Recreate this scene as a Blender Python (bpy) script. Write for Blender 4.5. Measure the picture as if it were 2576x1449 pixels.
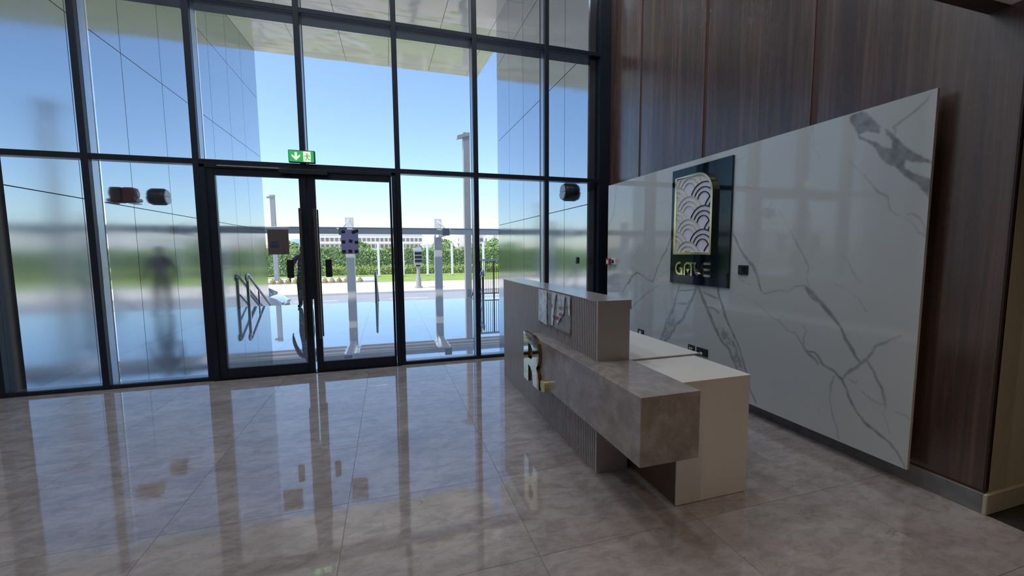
import bpy, bmesh, math, random
import numpy as np
from mathutils import Matrix, Vector
random.seed(7); RNG = np.random.default_rng(7)
for o in list(bpy.data.objects): bpy.data.objects.remove(o)
SC = bpy.context.scene; COL = SC.collection

# ------------------------------------------------------------------ camera
F_PX = 1062.745; PCX, PCY = 1313.09, 728.8; CAM_H = 1.55
YAW, PITCH, ROLL = (math.radians(a) for a in (17.53826, -5.26176, -0.30606))
def cam_axes():
    f = np.array([math.sin(YAW)*math.cos(PITCH), math.cos(YAW)*math.cos(PITCH), math.sin(PITCH)])
    r = np.array([math.cos(YAW), -math.sin(YAW), 0.0]); u = np.cross(r, f)
    return math.cos(ROLL)*r + math.sin(ROLL)*u, -math.sin(ROLL)*r + math.cos(ROLL)*u, f
CR, CU, CF = cam_axes(); CC = np.array([0, 0, CAM_H])
def ray(x, y): return CF + (x-PCX)/F_PX*CR - (y-PCY)/F_PX*CU
def onx(x, y, X): d = ray(x, y); return CC + d*X/d[0]      # a photo pixel on a known vertical plane
def ony(x, y, Y): d = ray(x, y); return CC + d*Y/d[1]
def onz(x, y, z): d = ray(x, y); return CC + d*(z-CAM_H)/d[2]
cd = bpy.data.cameras.new('camera'); cam = bpy.data.objects.new('camera', cd); COL.objects.link(cam)
cd.sensor_fit = 'HORIZONTAL'; cd.sensor_width = 36.0; cd.lens = 36.0*F_PX/2576
cd.shift_x = (1288-PCX)/2576; cd.shift_y = (PCY-724.5)/2576; cd.clip_start = 0.05; cd.clip_end = 1000
M = Matrix.Identity(4)
for i in range(3):
    M[i][0], M[i][1], M[i][2], M[i][3] = CR[i], CU[i], -CF[i], CC[i]
cam.matrix_world = M
SC.camera = cam

# ------------------------------------------------------------------ world, sun, exposure
SUN_EL = math.radians(58); SUN_DIR = Vector((-0.95*math.cos(SUN_EL), -0.31*math.cos(SUN_EL), math.sin(SUN_EL)))
W = bpy.data.worlds.new('sky'); SC.world = W; W.use_nodes = True
nt = W.node_tree; nt.nodes.clear()
sky = nt.nodes.new('ShaderNodeTexSky'); sky.sky_type = 'NISHITA'; sky.sun_disc = False
sky.sun_elevation = SUN_EL; sky.sun_rotation = math.atan2(SUN_DIR.x, SUN_DIR.y)
sky.altitude = 0; sky.air_density = 1.0; sky.dust_density = 0.6; sky.ozone_density = 3.0
bg = nt.nodes.new('ShaderNodeBackground'); bg.inputs['Strength'].default_value = 0.285
out = nt.nodes.new('ShaderNodeOutputWorld')
nt.links.new(sky.outputs[0], bg.inputs[0]); nt.links.new(bg.outputs[0], out.inputs[0])
sd = bpy.data.lights.new('sun', 'SUN'); sd.energy = 5.6; sd.angle = math.radians(0.6); sd.color = (1.0, 0.94, 0.84)
sun = bpy.data.objects.new('sun', sd); COL.objects.link(sun)
sun.rotation_euler = SUN_DIR.to_track_quat('Z', 'Y').to_euler(); sun.location = (-30, 10, 40)
vs = SC.view_settings; vs.view_transform = 'Standard'; vs.look = 'None'; vs.gamma = 1.0; vs.use_curve_mapping = False
vs.exposure = 0.0

# ------------------------------------------------------------------ materials
MATS = {}
class NT:
    def __init__(s, name):
        m = bpy.data.materials.new(name); m.use_nodes = True; s.m = m; s.t = m.node_tree; s.N = s.t.nodes
        s.N.clear(); s.o = s.N.new('ShaderNodeOutputMaterial'); MATS[name] = m
    def n(s, kind, **kw):
        x = s.N.new('ShaderNode'+kind)
        for k, v in kw.items():
            if k.startswith('i_'): x.inputs[k[2:].replace('_', ' ')].default_value = v
            else: setattr(x, k, v)
        return x
    def l(s, a, b): s.t.links.new(a, b)
    def bsdf(s, col=(0.5, 0.5, 0.5), rough=0.5, metal=0.0, ior=1.5, spec=0.5, coat=0.0, emit=None, es=0.0):
        p = s.n('BsdfPrincipled'); i = p.inputs
        if not hasattr(col, 'type'): i['Base Color'].default_value = (*col, 1)
        i['Roughness'].default_value = rough; i['Metallic'].default_value = metal; i['IOR'].default_value = ior
        i['Specular IOR Level'].default_value = spec; i['Coat Weight'].default_value = coat; i['Coat Roughness'].default_value = 0.04
        if emit: i['Emission Color'].default_value = (*emit, 1); i['Emission Strength'].default_value = es
        s.l(p.outputs[0], s.o.inputs[0]); s.p = p; return p
    def pos(s, scale=(1, 1, 1), rot=(0, 0, 0), rnd=False):
        g = s.n('NewGeometry'); mp = s.n('Mapping'); mp.inputs['Scale'].default_value = scale; mp.inputs['Rotation'].default_value = rot
        src = g.outputs['Position']
        if rnd:
            oi = s.n('ObjectInfo'); mu = s.n('Math', operation='MULTIPLY'); mu.inputs[1].default_value = 37.0
            s.l(oi.outputs['Random'], mu.inputs[0]); va = s.n('VectorMath', operation='ADD')
            s.l(src, va.inputs[0]); s.l(mu.outputs[0], va.inputs[1]); src = va.outputs[0]
        s.l(src, mp.inputs['Vector']); return mp.outputs[0]
    def noise(s, vec, scale, detail=4, rough=0.55, dist=0.0):
        x = s.n('TexNoise'); x.inputs['Scale'].default_value = scale; x.inputs['Detail'].default_value = detail
        x.inputs['Roughness'].default_value = rough; x.inputs['Distortion'].default_value = dist
        s.l(vec, x.inputs['Vector']); return x.outputs['Fac']
    def ramp(s, fac, stops, interp='LINEAR'):
        r = s.n('ValToRGB'); r.color_ramp.interpolation = interp; e = r.color_ramp.elements
        while len(e) < len(stops): e.new(0.5)
        for k, (p, c) in enumerate(stops):
            e[k].position = p; e[k].color = (*c, 1) if len(c) == 3 else c
        s.l(fac, r.inputs[0]); return r.outputs[0]
    def mix(s, fac, a, b, mode='MIX'):
        x = s.n('Mix', data_type='RGBA', blend_type=mode)
        for sock, v in ((x.inputs[0], fac), (x.inputs[6], a), (x.inputs[7], b)):
            if hasattr(v, 'is_output'): s.l(v, sock)
            elif isinstance(v, (int, float)): sock.default_value = v
            else: sock.default_value = (*v, 1)
        return x.outputs[2]
    def bump(s, h, strength=0.2, dist=0.01):
        b = s.n('Bump'); b.inputs['Strength'].default_value = strength; b.inputs['Distance'].default_value = dist
        s.l(h, b.inputs['Height']); s.l(b.outputs[0], s.p.inputs['Normal'])
    def col(s, c): s.l(c, s.p.inputs['Base Color'])
    def rgh(s, c): s.l(c, s.p.inputs['Roughness'])
def simple(name, col, rough=0.5, metal=0.0, var=0.06, vscale=6.0, **kw):
    t = NT(name); t.bsdf(col, rough, metal, **kw)
    v = t.pos(); f = t.noise(v, vscale, 3)
    t.col(t.ramp(f, [(0.3, tuple(c*(1-var) for c in col)), (0.7, tuple(min(1, c*(1+var)) for c in col))]))
    return t.m
# floor: polished grey-beige marble
t = NT('floor_marble'); t.bsdf(rough=0.05, ior=2.05)
v = t.pos((1, 1.9, 1), (0, 0, 0.55), rnd=True)
a = t.noise(v, 1.3, 12, 0.70, 0.25); b = t.noise(v, 6.5, 10, 0.72, 0.4); d = t.noise(v, 3.1, 14, 0.80, 0.7)
base = t.ramp(a, [(0.30, (0.30, 0.25, 0.238)), (0.5, (0.42, 0.365, 0.35)), (0.72, (0.52, 0.46, 0.445))])
base = t.mix(t.ramp(b, [(0.38, (0.55, 0.55, 0.55)), (0.56, (0, 0, 0))]), base, (0.21, 0.17, 0.16))
base = t.mix(t.ramp(d, [(0.60, (0, 0, 0)), (0.68, (0.6, 0.6, 0.6))]), base, (0.11, 0.085, 0.08))
t.col(base); t.rgh(t.ramp(t.noise(v, 3.0, 6, 0.7, 1.0), [(0.3, (0.02,)*3), (0.7, (0.07,)*3)]))
t.bump(t.noise(v, 2.2, 3), 0.035, 0.02)
simple('joint_dark', (0.05, 0.045, 0.045), 0.9); simple('grout', (0.14, 0.12, 0.11), 0.9)
# terrace: polished blue-grey tile
t = NT('terrace_tile'); t.bsdf((0.30, 0.32, 0.36), 0.02, metal=0.6, ior=2.3)
v = t.pos(rnd=True); t.col(t.ramp(t.noise(v, 2.5, 6), [(0.3, (0.58, 0.64, 0.74)), (0.7, (0.64, 0.70, 0.80))]))
t.bump(t.noise(t.pos(), 0.9, 2), 0.012, 0.02)
# cladding
def metal_panel(name, c, r, s, dist, sc):
    t = NT(name); t.bsdf(c, r, 1.0)
    v = t.pos((1, 1, 1)); t.bump(t.noise(v, sc, 2), s, dist)
    t.rgh(t.ramp(t.noise(t.pos((1, 1, 0.3)), 1.4, 4), [(0.3, (r*0.8,)*3), (0.7, (r*1.25,)*3)]))
metal_panel('cladding_metal', (0.41, 0.455, 0.50), 0.105, 0.05, 0.05, 0.7)
t = NT('soffit_metal'); t.bsdf((0.84, 0.77, 0.63), 0.10, 0.0, ior=1.7); t.bump(t.noise(t.pos(), 0.7, 2), 0.4, 0.10)
simple('frame_dark', (0.008, 0.012, 0.024), 0.42, 0.2, spec=0.5)
simple('door_frame_dark', (0.009, 0.013, 0.024), 0.42, 0.2)
simple('fin_metal', (0.42, 0.46, 0.53), 0.32, 0.85)
simple('edge_metal', (0.95, 0.96, 0.98), 0.04, 1.0)
simple('bronze_dark', (0.06, 0.045, 0.04), 0.28, 0.9)
simple('bronze_handle', (0.11, 0.085, 0.08), 0.4, 0.6)
simple('steel_light', (0.72, 0.68, 0.64), 0.25, 1.0)
simple('stainless', (0.45, 0.45, 0.46), 0.22, 1.0)
t = NT('glass')
lw = t.n('LayerWeight'); lw.inputs['Blend'].default_value = 0.5
pw = t.n('Math', operation='POWER'); pw.inputs[1].default_value = 4.0; t.l(lw.outputs['Facing'], pw.inputs[0])
mr = t.n('MapRange'); mr.inputs[3].default_value = 0.028; mr.inputs[4].default_value = 0.75; t.l(pw.outputs[0], mr.inputs[0])
tr = t.n('BsdfTransparent'); tr.inputs[0].default_value = (0.945, 0.965, 0.985, 1)
gl = t.n('BsdfGlossy'); gl.inputs['Roughness'].default_value = 0.0; gl.inputs[0].default_value = (0.9, 0.95, 1, 1)
mx = t.n('MixShader'); t.l(mr.outputs[0], mx.inputs[0]); t.l(tr.outputs[0], mx.inputs[1]); t.l(gl.outputs[0], mx.inputs[2]); t.l(mx.outputs[0], t.o.inputs[0])
# wood veneer
t = NT('wood_veneer'); t.bsdf(rough=0.3, ior=2.0)
v = t.pos((3.2, 3.2, 0.16), rnd=True); a = t.noise(v, 2.2, 6, 0.6, 0.6); b = t.noise(t.pos((9, 9, 0.22), rnd=True), 3.5, 5, 0.6, 0.3)
c = t.ramp(a, [(0.28, (0.030, 0.015, 0.012)), (0.5, (0.090, 0.046, 0.036)), (0.72, (0.175, 0.098, 0.072))])
c = t.mix(t.ramp(b, [(0.35, (0.6,)*3), (0.6, (0, 0, 0))]), c, (0.034, 0.021, 0.018))
t.col(c); t.rgh(t.ramp(t.noise(t.pos(), 1.5, 3, 0.5, 0.6), [(0.3, (0.22,)*3), (0.7, (0.28,)*3)]))
simple('wood_joint', (0.075, 0.026, 0.018), 0.5)
simple('wood_dark', (0.035, 0.016, 0.012), 0.5)
simple('gap_black', (0.008, 0.006, 0.005), 0.9)
t = NT('white_marble'); t.bsdf(rough=0.05, ior=1.62)
va = t.n('VertexColor', layer_name='veins'); t.col(va.outputs[0])
simple('panel_edge', (0.55, 0.52, 0.45), 0.5)
simple('skirting_stone', (0.20, 0.195, 0.20), 0.3, var=0.2, vscale=9)
simple('beige_paint', (0.56, 0.47, 0.34), 0.7, var=0.03)
simple('beige_skirting', (0.50, 0.43, 0.32), 0.5, var=0.03)
simple('white_paint', (0.78, 0.77, 0.74), 0.8, var=0.02)
simple('grey_paint', (0.72, 0.71, 0.69), 0.8, var=0.02)
simple('carpet_dark', (0.030, 0.027, 0.022), 0.95, var=0.35, vscale=60)
simple('black_acrylic', (0.004, 0.010, 0.016), 0.05, ior=1.55)
simple('gold', (0.92, 0.77, 0.42), 0.14, 1.0)
simple('gold_mirror', (0.90, 0.80, 0.52), 0.04, 1.0)
simple('gold_side_shaded', (0.26, 0.17, 0.08), 0.18, 1.0)  # gold darkened in colour to stand for the dark reflection on the letter sides
simple('gold_pale', (0.74, 0.64, 0.40), 0.25, 1.0)
simple('lilac_white', (0.80, 0.75, 0.88), 0.5, var=0.02)
simple('desk_laminate', (0.44, 0.40, 0.39), 0.30, var=0.03)
simple('desk_top', (0.42, 0.39, 0.38), 0.16, var=0.03)
t = NT('desk_stone'); t.bsdf(rough=0.14, ior=1.6)
v = t.pos((1.3, 1, 1.2)); a = t.noise(v, 3.0, 10, 0.68, 1.4); b = t.noise(v, 9.0, 8, 0.7, 0.8)
c = t.ramp(a, [(0.3, (0.24, 0.20, 0.18)), (0.52, (0.36, 0.31, 0.285)), (0.7, (0.45, 0.40, 0.37))])
t.col(t.mix(t.ramp(b, [(0.4, (0.4,)*3), (0.58, (0, 0, 0))]), c, (0.19, 0.15, 0.13)))
simple('white_laminate', (0.78, 0.73, 0.68), 0.42, var=0.015)
simple('laminate_edge', (0.36, 0.33, 0.31), 0.5)
simple('brown_board', (0.13, 0.075, 0.05), 0.6)
simple('plastic_black', (0.012, 0.016, 0.02), 0.3)
simple('plastic_white', (0.75, 0.76, 0.76), 0.4)
simple('plastic_red', (0.42, 0.025, 0.03), 0.4)
simple('siren_red', (0.20, 0.03, 0.035), 0.45)
simple('lens_red', (0.30, 0.12, 0.09), 0.3)
simple('diffuser_grey', (0.55, 0.60, 0.66), 0.4)
simple('paper_brown', (0.12, 0.092, 0.088), 0.8, var=0.05, vscale=20)
simple('rubber_dark', (0.015, 0.015, 0.02), 0.7)
simple('paper_lilac', (0.30, 0.31, 0.60), 0.7, var=0.03)
simple('paper_grey', (0.36, 0.34, 0.37), 0.6)
simple('tape_black', (0.022, 0.026, 0.030), 0.35)
t = NT('tape_glare'); t.bsdf((0.72, 0.74, 0.80), 0.10, ior=1.6, coat=0.5); t.bump(t.noise(t.pos((1, 3, 1)), 28, 4, 0.6, 1.5), 0.9, 0.02)
t.col(t.ramp(t.noise(t.pos((1, 2, 0.7)), 16, 4, 0.6, 1.0), [(0.40, (0.42, 0.41, 0.48)), (0.54, (0.92, 0.93, 0.97))]))  # white reflections on the clear tape are put into its colour
simple('ink_red', (0.24, 0.03, 0.06), 0.7); simple('ink_dark', (0.02, 0.02, 0.035), 0.7); simple('ink_navy', (0.035, 0.05, 0.14), 0.6)
t = NT('exit_green'); t.bsdf((0.01, 0.25, 0.06), 0.4, emit=(0.03, 0.42, 0.11), es=0.85)
t = NT('exit_white'); t.bsdf((0.6, 0.6, 0.5), 0.4, emit=(0.95, 0.9, 0.72), es=0.75)
simple('exit_case', (0.02, 0.06, 0.05), 0.4)
t = NT('lamp_glow'); t.bsdf((0.8, 0.75, 0.65), 0.5, emit=(1.0, 0.82, 0.58), es=4.0)
t = NT('fill_glow'); t.bsdf((0.8, 0.8, 0.8), 0.5, emit=(0.93, 0.96, 1.0), es=3.0)  # glow of the fill lamps added in the high ceiling
FILL_W = 24  # power of each added fill lamp
simple('white_steel', (0.88, 0.88, 0.86), 0.45, var=0.02)
simple('lamp_pole_grey', (0.33, 0.34, 0.35), 0.5)
simple('asphalt', (0.33, 0.34, 0.36), 0.85, var=0.08, vscale=2.0)
simple('road_paint', (0.8, 0.8, 0.78), 0.7)
simple('kerb_stone', (0.62, 0.60, 0.56), 0.8)
t = NT('pavers'); t.bsdf(rough=0.85); br = t.n('TexBrick'); br.inputs['Color1'].default_value = (0.86, 0.76, 0.64, 1); br.inputs['Color2'].default_value = (0.74, 0.62, 0.53, 1)
br.inputs['Mortar'].default_value = (0.80, 0.70, 0.60, 1); br.inputs['Scale'].default_value = 1.0; br.inputs['Brick Width'].default_value = 1.6; br.inputs['Row Height'].default_value = 0.8; br.inputs['Mortar Size'].default_value = 0.02
t.l(t.pos(), br.inputs['Vector']); t.col(br.outputs[0])
simple('lawn', (0.27, 0.36, 0.07), 0.95, var=0.25, vscale=1.3)
simple('sand', (0.55, 0.48, 0.38), 0.95)
simple('path_grey', (0.55, 0.55, 0.56), 0.9)
def leafy(name, d, l):
    t = NT(name); t.bsdf(rough=0.6); t.col(t.ramp(t.noise(t.pos(), 2.6, 6, 0.7), [(0.3, d), (0.68, l)]))
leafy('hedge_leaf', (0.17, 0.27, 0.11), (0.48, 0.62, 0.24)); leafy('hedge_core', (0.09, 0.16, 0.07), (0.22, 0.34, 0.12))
leafy('low_hedge_leaf', (0.22, 0.29, 0.09), (0.55, 0.62, 0.20)); leafy('bush_leaf', (0.34, 0.29, 0.12), (0.66, 0.56, 0.26))
leafy('tree_leaf', (0.10, 0.19, 0.14), (0.20, 0.32, 0.22)); simple('trunk', (0.12, 0.08, 0.05), 0.9)
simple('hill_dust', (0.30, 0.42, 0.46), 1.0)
simple('building_white', (0.88, 0.83, 0.76), 0.8, var=0.03); simple('building_pink', (0.74, 0.56, 0.48), 0.8)
simple('window_glass_far', (0.16, 0.21, 0.22), 0.15); simple('shade_white', (0.86, 0.84, 0.80), 0.8); simple('roof_red', (0.60, 0.33, 0.24), 0.8)
simple('car_paint', (0.82, 0.83, 0.84), 0.18, coat=1.0); simple('car_glass', (0.02, 0.03, 0.04), 0.04); simple('rubber', (0.02, 0.02, 0.02), 0.8); simple('rim', (0.5, 0.5, 0.52), 0.3, 1.0)
simple('skin', (0.20, 0.11, 0.075), 0.55); simple('hair', (0.012, 0.010, 0.009), 0.7); simple('shoe', (0.03, 0.03, 0.03), 0.6)
t = NT('shirt_print'); t.bsdf(rough=0.85); f = t.noise(t.pos(), 11, 5, 0.6, 1.5)
t.col(t.ramp(f, [(0.46, (0.15, 0.08, 0.15)), (0.56, (0.19, 0.11, 0.19)), (0.62, (0.5, 0.45, 0.55))]))
t = NT('trouser_print'); t.bsdf(rough=0.9); f = t.noise(t.pos(), 9, 4, 0.6, 1.5)
t.col(t.ramp(f, [(0.42, (0.06, 0.07, 0.06)), (0.55, (0.13, 0.15, 0.11)), (0.66, (0.30, 0.34, 0.36))]))

# ------------------------------------------------------------------ helpers
def mat(n): return MATS[n]
def setp(o, label=None, cat=None, group=None, kind=None):
    if label: o['label'] = label
    if cat: o['category'] = cat
    if group: o['group'] = group
    if kind: o['kind'] = kind
    return o
def link(o, parent=None):
    COL.objects.link(o)
    if parent is not None:
        o.parent = parent
        p = parent; off = Vector((0, 0, 0))
        while p is not None: off += p.location; p = p.parent
        o.location = Vector(o.location) - off
    return o
def empty(name, loc=(0, 0, 0), label=None, cat=None, group=None, kind=None, parent=None):
    e = bpy.data.objects.new(name, None); e.empty_display_size = 0.1; e.location = loc
    link(e, parent); return setp(e, label, cat, group, kind)
class MB:
    """collects shapes in world coordinates; build() makes ONE mesh object"""
    def __init__(s): s.v = []; s.f = []; s.mi = []; s.cur = 0
    def add(s, vs, fs):
        k = len(s.v); s.v += [tuple(map(float, p)) for p in vs]; s.f += [tuple(k+i for i in f) for f in fs]; s.mi += [s.cur]*len(fs); return s
    def box(s, a, b):
        x0, y0, z0 = (min(p, q) for p, q in zip(a, b)); x1, y1, z1 = (max(p, q) for p, q in zip(a, b))
        return s.add([(x0, y0, z0), (x1, y0, z0), (x1, y1, z0), (x0, y1, z0), (x0, y0, z1), (x1, y0, z1), (x1, y1, z1), (x0, y1, z1)],
                     [(0, 3, 2, 1), (4, 5, 6, 7), (0, 1, 5, 4), (1, 2, 6, 5), (2, 3, 7, 6), (3, 0, 4, 7)])
    def bar(s, p, q, w, h=None, up=(0, 0, 1)):
        h = h or w; p = Vector(p); q = Vector(q); d = (q-p).normalized(); up = Vector(up)
        if abs(d.dot(up)) > 0.98: up = Vector((0, 1, 0))
        r = d.cross(up).normalized(); u = r.cross(d)
        vs = [c + r*(sx*w/2) + u*(sz*h/2) for c in (p, q) for sx, sz in ((-1, -1), (1, -1), (1, 1), (-1, 1))]
        return s.add(vs, [(0, 1, 2, 3), (7, 6, 5, 4), (0, 4, 5, 1), (1, 5, 6, 2), (2, 6, 7, 3), (3, 7, 4, 0)])
    def tube(s, pts, r, n=10, rs=None):
        pts = [Vector(p) for p in pts]; k0 = []; vs = []; fs = []; prev = None
        for i, p in enumerate(pts):
            d = (pts[min(i+1, len(pts)-1)] - pts[max(i-1, 0)]).normalized()
            if prev is None:
                up = Vector((0, 0, 1)) if abs(d.z) < 0.9 else Vector((1, 0, 0)); a = d.cross(up).normalized()
            else: a = (prev - d*prev.dot(d)).normalized()
            prev = a; b = d.cross(a); rr = rs[i] if rs else r
            vs += [p + (a*math.cos(2*math.pi*j/n) + b*math.sin(2*math.pi*j/n))*rr for j in range(n)]
        for i in range(len(pts)-1):
            for j in range(n):
                fs.append((i*n+j, i*n+(j+1) % n, (i+1)*n+(j+1) % n, (i+1)*n+j))
        fs.append(tuple(reversed(range(n)))); fs.append(tuple((len(pts)-1)*n+j for j in range(n)))
        return s.add(vs, fs)
    def prism(s, poly, axis, a, b):
        """extrude a 2D polygon along axis between a and b; the other two axes in order"""
        def P(q, t):
            return {'x': (t, q[0], q[1]), 'y': (q[0], t, q[1]), 'z': (q[0], q[1], t)}[axis]
        n = len(poly); vs = [P(q, a) for q in poly] + [P(q, b) for q in poly]
        fs = [tuple(range(n)), tuple(range(2*n-1, n-1, -1))] + [(i, i+n, (i+1) % n+n, (i+1) % n) for i in range(n)]
        return s.add(vs, fs)
    def build(s, name, m, parent=None, bevel=0.0, seg=1, smooth=False, fix=True, mats=None):
        vs = np.array(s.v); c = (vs.min(0)+vs.max(0))/2
        me = bpy.data.meshes.new(name); me.from_pydata([tuple(p-c) for p in vs], [], s.f); me.update()
        if fix:
            bm = bmesh.new(); bm.from_mesh(me); bmesh.ops.recalc_face_normals(bm, faces=bm.faces); bm.to_mesh(me); bm.free()
        for k in (mats or [m]): me.materials.append(mat(k))
        if mats:
            for p, k in zip(me.polygons, s.mi): p.material_index = k
        if smooth:
            for p in me.polygons: p.use_smooth = True
        o = bpy.data.objects.new(name, me); o.location = c; link(o, parent)
        if bevel > 0:
            bv = o.modifiers.new('bevel', 'BEVEL'); bv.width = bevel; bv.segments = seg; bv.limit_method = 'ANGLE'
        return o
def box(name, a, b, m, parent=None, bevel=0.0, **kw): return MB().box(a, b).build(name, m, parent, bevel, **kw)
def twin(o, loc, parent=None):
    """copy sharing mesh data, centred on loc (world)"""
    c = o.copy(); c.parent = None; c.location = loc
    return link(c, parent)
def wcenter(o):
    p = o.parent; off = Vector(o.location)
    while p is not None: off += p.location; p = p.parent
    return off
def smooth_by_angle(o, ang=40):
    me = o.data
    for p in me.polygons: p.use_smooth = True
    bm = bmesh.new(); bm.from_mesh(me)
    for e in bm.edges:
        if len(e.link_faces) == 2 and e.calc_face_angle(0) > math.radians(ang): e.smooth = False
    bm.to_mesh(me); bm.free()
def cyl(mb, p, q, r, n=20, r2=None): return mb.tube([p, q], r, n, rs=[r, r2 if r2 is not None else r])
def lathe(mb, base, prof, n=24, axis='z', sy=1.0):
    """prof: list of (radius, height)"""
    vs = []; fs = []
    for r, h in prof:
        for j in range(n):
            a = 2*math.pi*j/n; u, w = r*math.cos(a), r*math.sin(a)*sy
            vs.append({'z': (base[0]+u, base[1]+w, base[2]+h), 'y': (base[0]+u, base[1]+h, base[2]+w), 'x': (base[0]+h, base[1]+u, base[2]+w)}[axis])
    for i in range(len(prof)-1):
        for j in range(n): fs.append((i*n+j, i*n+(j+1) % n, (i+1)*n+(j+1) % n, (i+1)*n+j))
    fs.append(tuple(range(n))); fs.append(tuple((len(prof)-1)*n+j for j in range(n)))
    return mb.add(vs, fs)
def text_mesh(name, s, size, m, parent, origin, xdir, zdir, depth=0.0006, align='CENTER', shear=0.0):
    cu = bpy.data.curves.new(name, 'FONT'); cu.body = s; cu.size = size; cu.align_x = align; cu.align_y = 'CENTER'; cu.extrude = depth; cu.shear = shear
    tmp = bpy.data.objects.new('tmp', cu); COL.objects.link(tmp)
    me = bpy.data.meshes.new_from_object(tmp.evaluated_get(bpy.context.evaluated_depsgraph_get())); bpy.data.objects.remove(tmp)
    x = Vector(xdir).normalized(); z = Vector(zdir).normalized(); n = x.cross(z)
    R = Matrix(((x.x, z.x, n.x), (x.y, z.y, n.y), (x.z, z.z, n.z))).to_4x4(); me.transform(R)
    me.materials.clear(); me.materials.append(mat(m))
    o = bpy.data.objects.new(name, me); o.location = origin; return link(o, parent)

YG = 5.92          # inner face of the glass wall
XW = 3.28          # wood wall
XP = 3.17          # face of the marble panel
ZS = -1.2          # street level

# ------------------------------------------------------------------ room shell
fl = empty('floor', (0, 2, 0), 'polished grey beige marble tile floor of the lobby', kind='structure')
box('bedding', (-4.06, -4, -0.12), (XW, YG+0.25, -0.003), 'grout', fl)
xs = [-4.06] + [-1.255+0.972*k for k in range(-2, 5)] + [XW]; ys = [-4.0] + [5.076-0.794*k for k in range(10, -1, -1)] + [YG+0.08]
proto = {}
for i in range(len(xs)-1):
    for j in range(len(ys)-1):
        w, d = xs[i+1]-xs[i]-0.0018, ys[j+1]-ys[j]-0.0018; key = (round(w, 3), round(d, 3)); cx, cy = (xs[i]+xs[i+1])/2, (ys[j]+ys[j+1])/2
        if key not in proto: proto[key] = box('floor_tile', (cx-w/2, cy-d/2, -0.02), (cx+w/2, cy+d/2, 0), 'floor_marble', fl, 0.0006)
        else: twin(proto[key], (cx, cy, -0.01), fl)
setp(box('floor_carpet', (XW, -4, -0.12), (6.2, 1.45, -0.004), 'carpet_dark'), 'dark carpet of the side corridor', kind='structure')
setp(box('wall_left', (-4.25, -4, -0.1), (-4.06, YG+0.1, 7.3), 'grey_paint'), 'plain left side wall of the lobby', kind='structure')
setp(box('wall_back', (-4.25, -4.2, -0.1), (6.4, -4.0, 3.2), 'grey_paint'), 'plain wall behind the viewer', kind='structure')
setp(box('wall_corridor', (XW+0.02, 1.425, -0.1), (6.4, 1.6, 2.9), 'beige_paint'), 'beige painted return wall beside the wood wall', kind='structure')
setp(box('wall_corridor_end', (6.2, -4, -0.1), (6.4, 1.6, 2.9), 'beige_paint'), 'beige end wall of the side corridor', kind='structure')
setp(box('baseboard_corridor', (XW-0.02, 1.405, 0), (6.2, 1.425, 0.125), 'beige_skirting', bevel=0.004), 'beige baseboard under the beige wall', kind='structure')
setp(box('ceiling', (-4.25, 1.45, 7.2), (3.6, YG+0.1, 7.4), 'white_paint'), 'high white ceiling over the lobby', kind='structure')
setp(box('ceiling_low', (-4.25, -4.2, 2.87), (6.4, 1.515, 3.2), 'white_paint'), 'low white ceiling over the entrance to the corridor', kind='structure')
setp(box('trim_1', (-4.06, 1.515, 2.865), (XW+0.3, 1.605, 3.2), 'wood_dark'), 'dark wood edge trim of the low ceiling', kind='structure')
setp(box('wall_upper', (-4.25, 1.45, 3.2), (3.6, 1.6, 7.3), 'grey_paint'), 'plain wall above the low ceiling', kind='structure')

wr = empty('wall_right', (XW, 3.5, 0), 'dark walnut veneer wall of tall panels on the right', kind='structure')
box('backing', (XW+0.025, 1.425, 0.0), (XW+0.2, YG+0.1, 7.3), 'wood_joint', wr)
for y0, y1 in ((5.105, YG+0.05), (3.885, 5.055), (2.650, 3.835), (1.435, 2.590)): box('wood_panel', (XW, y0, 0.135), (XW+0.025, y1, 7.2), 'wood_veneer', wr, 0.001)
for y0, y1 in ((5.055, 5.105), (3.835, 3.885), (2.590, 2.650)): box('joint_strip', (XW+0.006, y0, 0.135), (XW+0.025, y1, 7.2), 'wood_joint', wr)
box('end_strip', (XW-0.002, 1.425, 0.13), (XW+0.03, 1.434, 2.87), 'wood_dark', wr)
box('bottom_bead', (XW-0.002, 1.43, 0.122), (XW+0.02, YG, 0.135), 'wood_joint', wr)
setp(box('baseboard_right', (XW-0.015, 1.425, 0), (XW+0.025, YG, 0.122), 'skirting_stone', bevel=0.002), 'grey stone baseboard under the wood wall', kind='structure')

# ------------------------------------------------------------------ curtain wall
cw = empty('window_1', (-0.4, YG, 0), 'tall dark framed glass curtain wall of the entrance', kind='structure')
MX = [-3.10, -2.08, -0.96, 0.16, 1.206, 2.254]
for k, x in enumerate(MX):
    z0 = 2.60 if k == 2 else 0.0; w = 0.032
    m = box('mullion', (x-w, YG-0.03, z0), (x+w, YG+0.03, 7.2), 'frame_dark', cw, 0.003)
    box('fin', (x-w+0.004, YG+0.045, z0), (x+w-0.004, YG+0.165, 7.2), 'fin_metal', m)
    box('fin_edge', (x-w+0.002, YG+0.166, z0), (x+w+0.001, YG+0.190, 7.2), 'edge_metal' if k < 2 else 'frame_dark', m)
m = box('mullion', (3.10, YG-0.03, 0), (XW, YG+0.12, 7.2), 'frame_dark', cw)
m = box('mullion', (-4.06, YG-0.03, 0), (-3.965, YG+0.12, 7.2), 'frame_dark', cw)
for z0, z1, dep in ((2.575, 2.633, 0.15), (4.41, 4.467, 0.30), (6.28, 6.34, 0.30)):
    tr_ = box('transom', (-3.965, YG-0.026, z0), (3.10, YG+0.03, z1), 'frame_dark', cw, 0.003)
    box('transom_ledge', (-3.965, YG+0.046, z0+0.004), (3.10, YG+dep, z1-0.004), 'fin_metal' if z0 < 3 else 'frame_dark', tr_)
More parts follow.
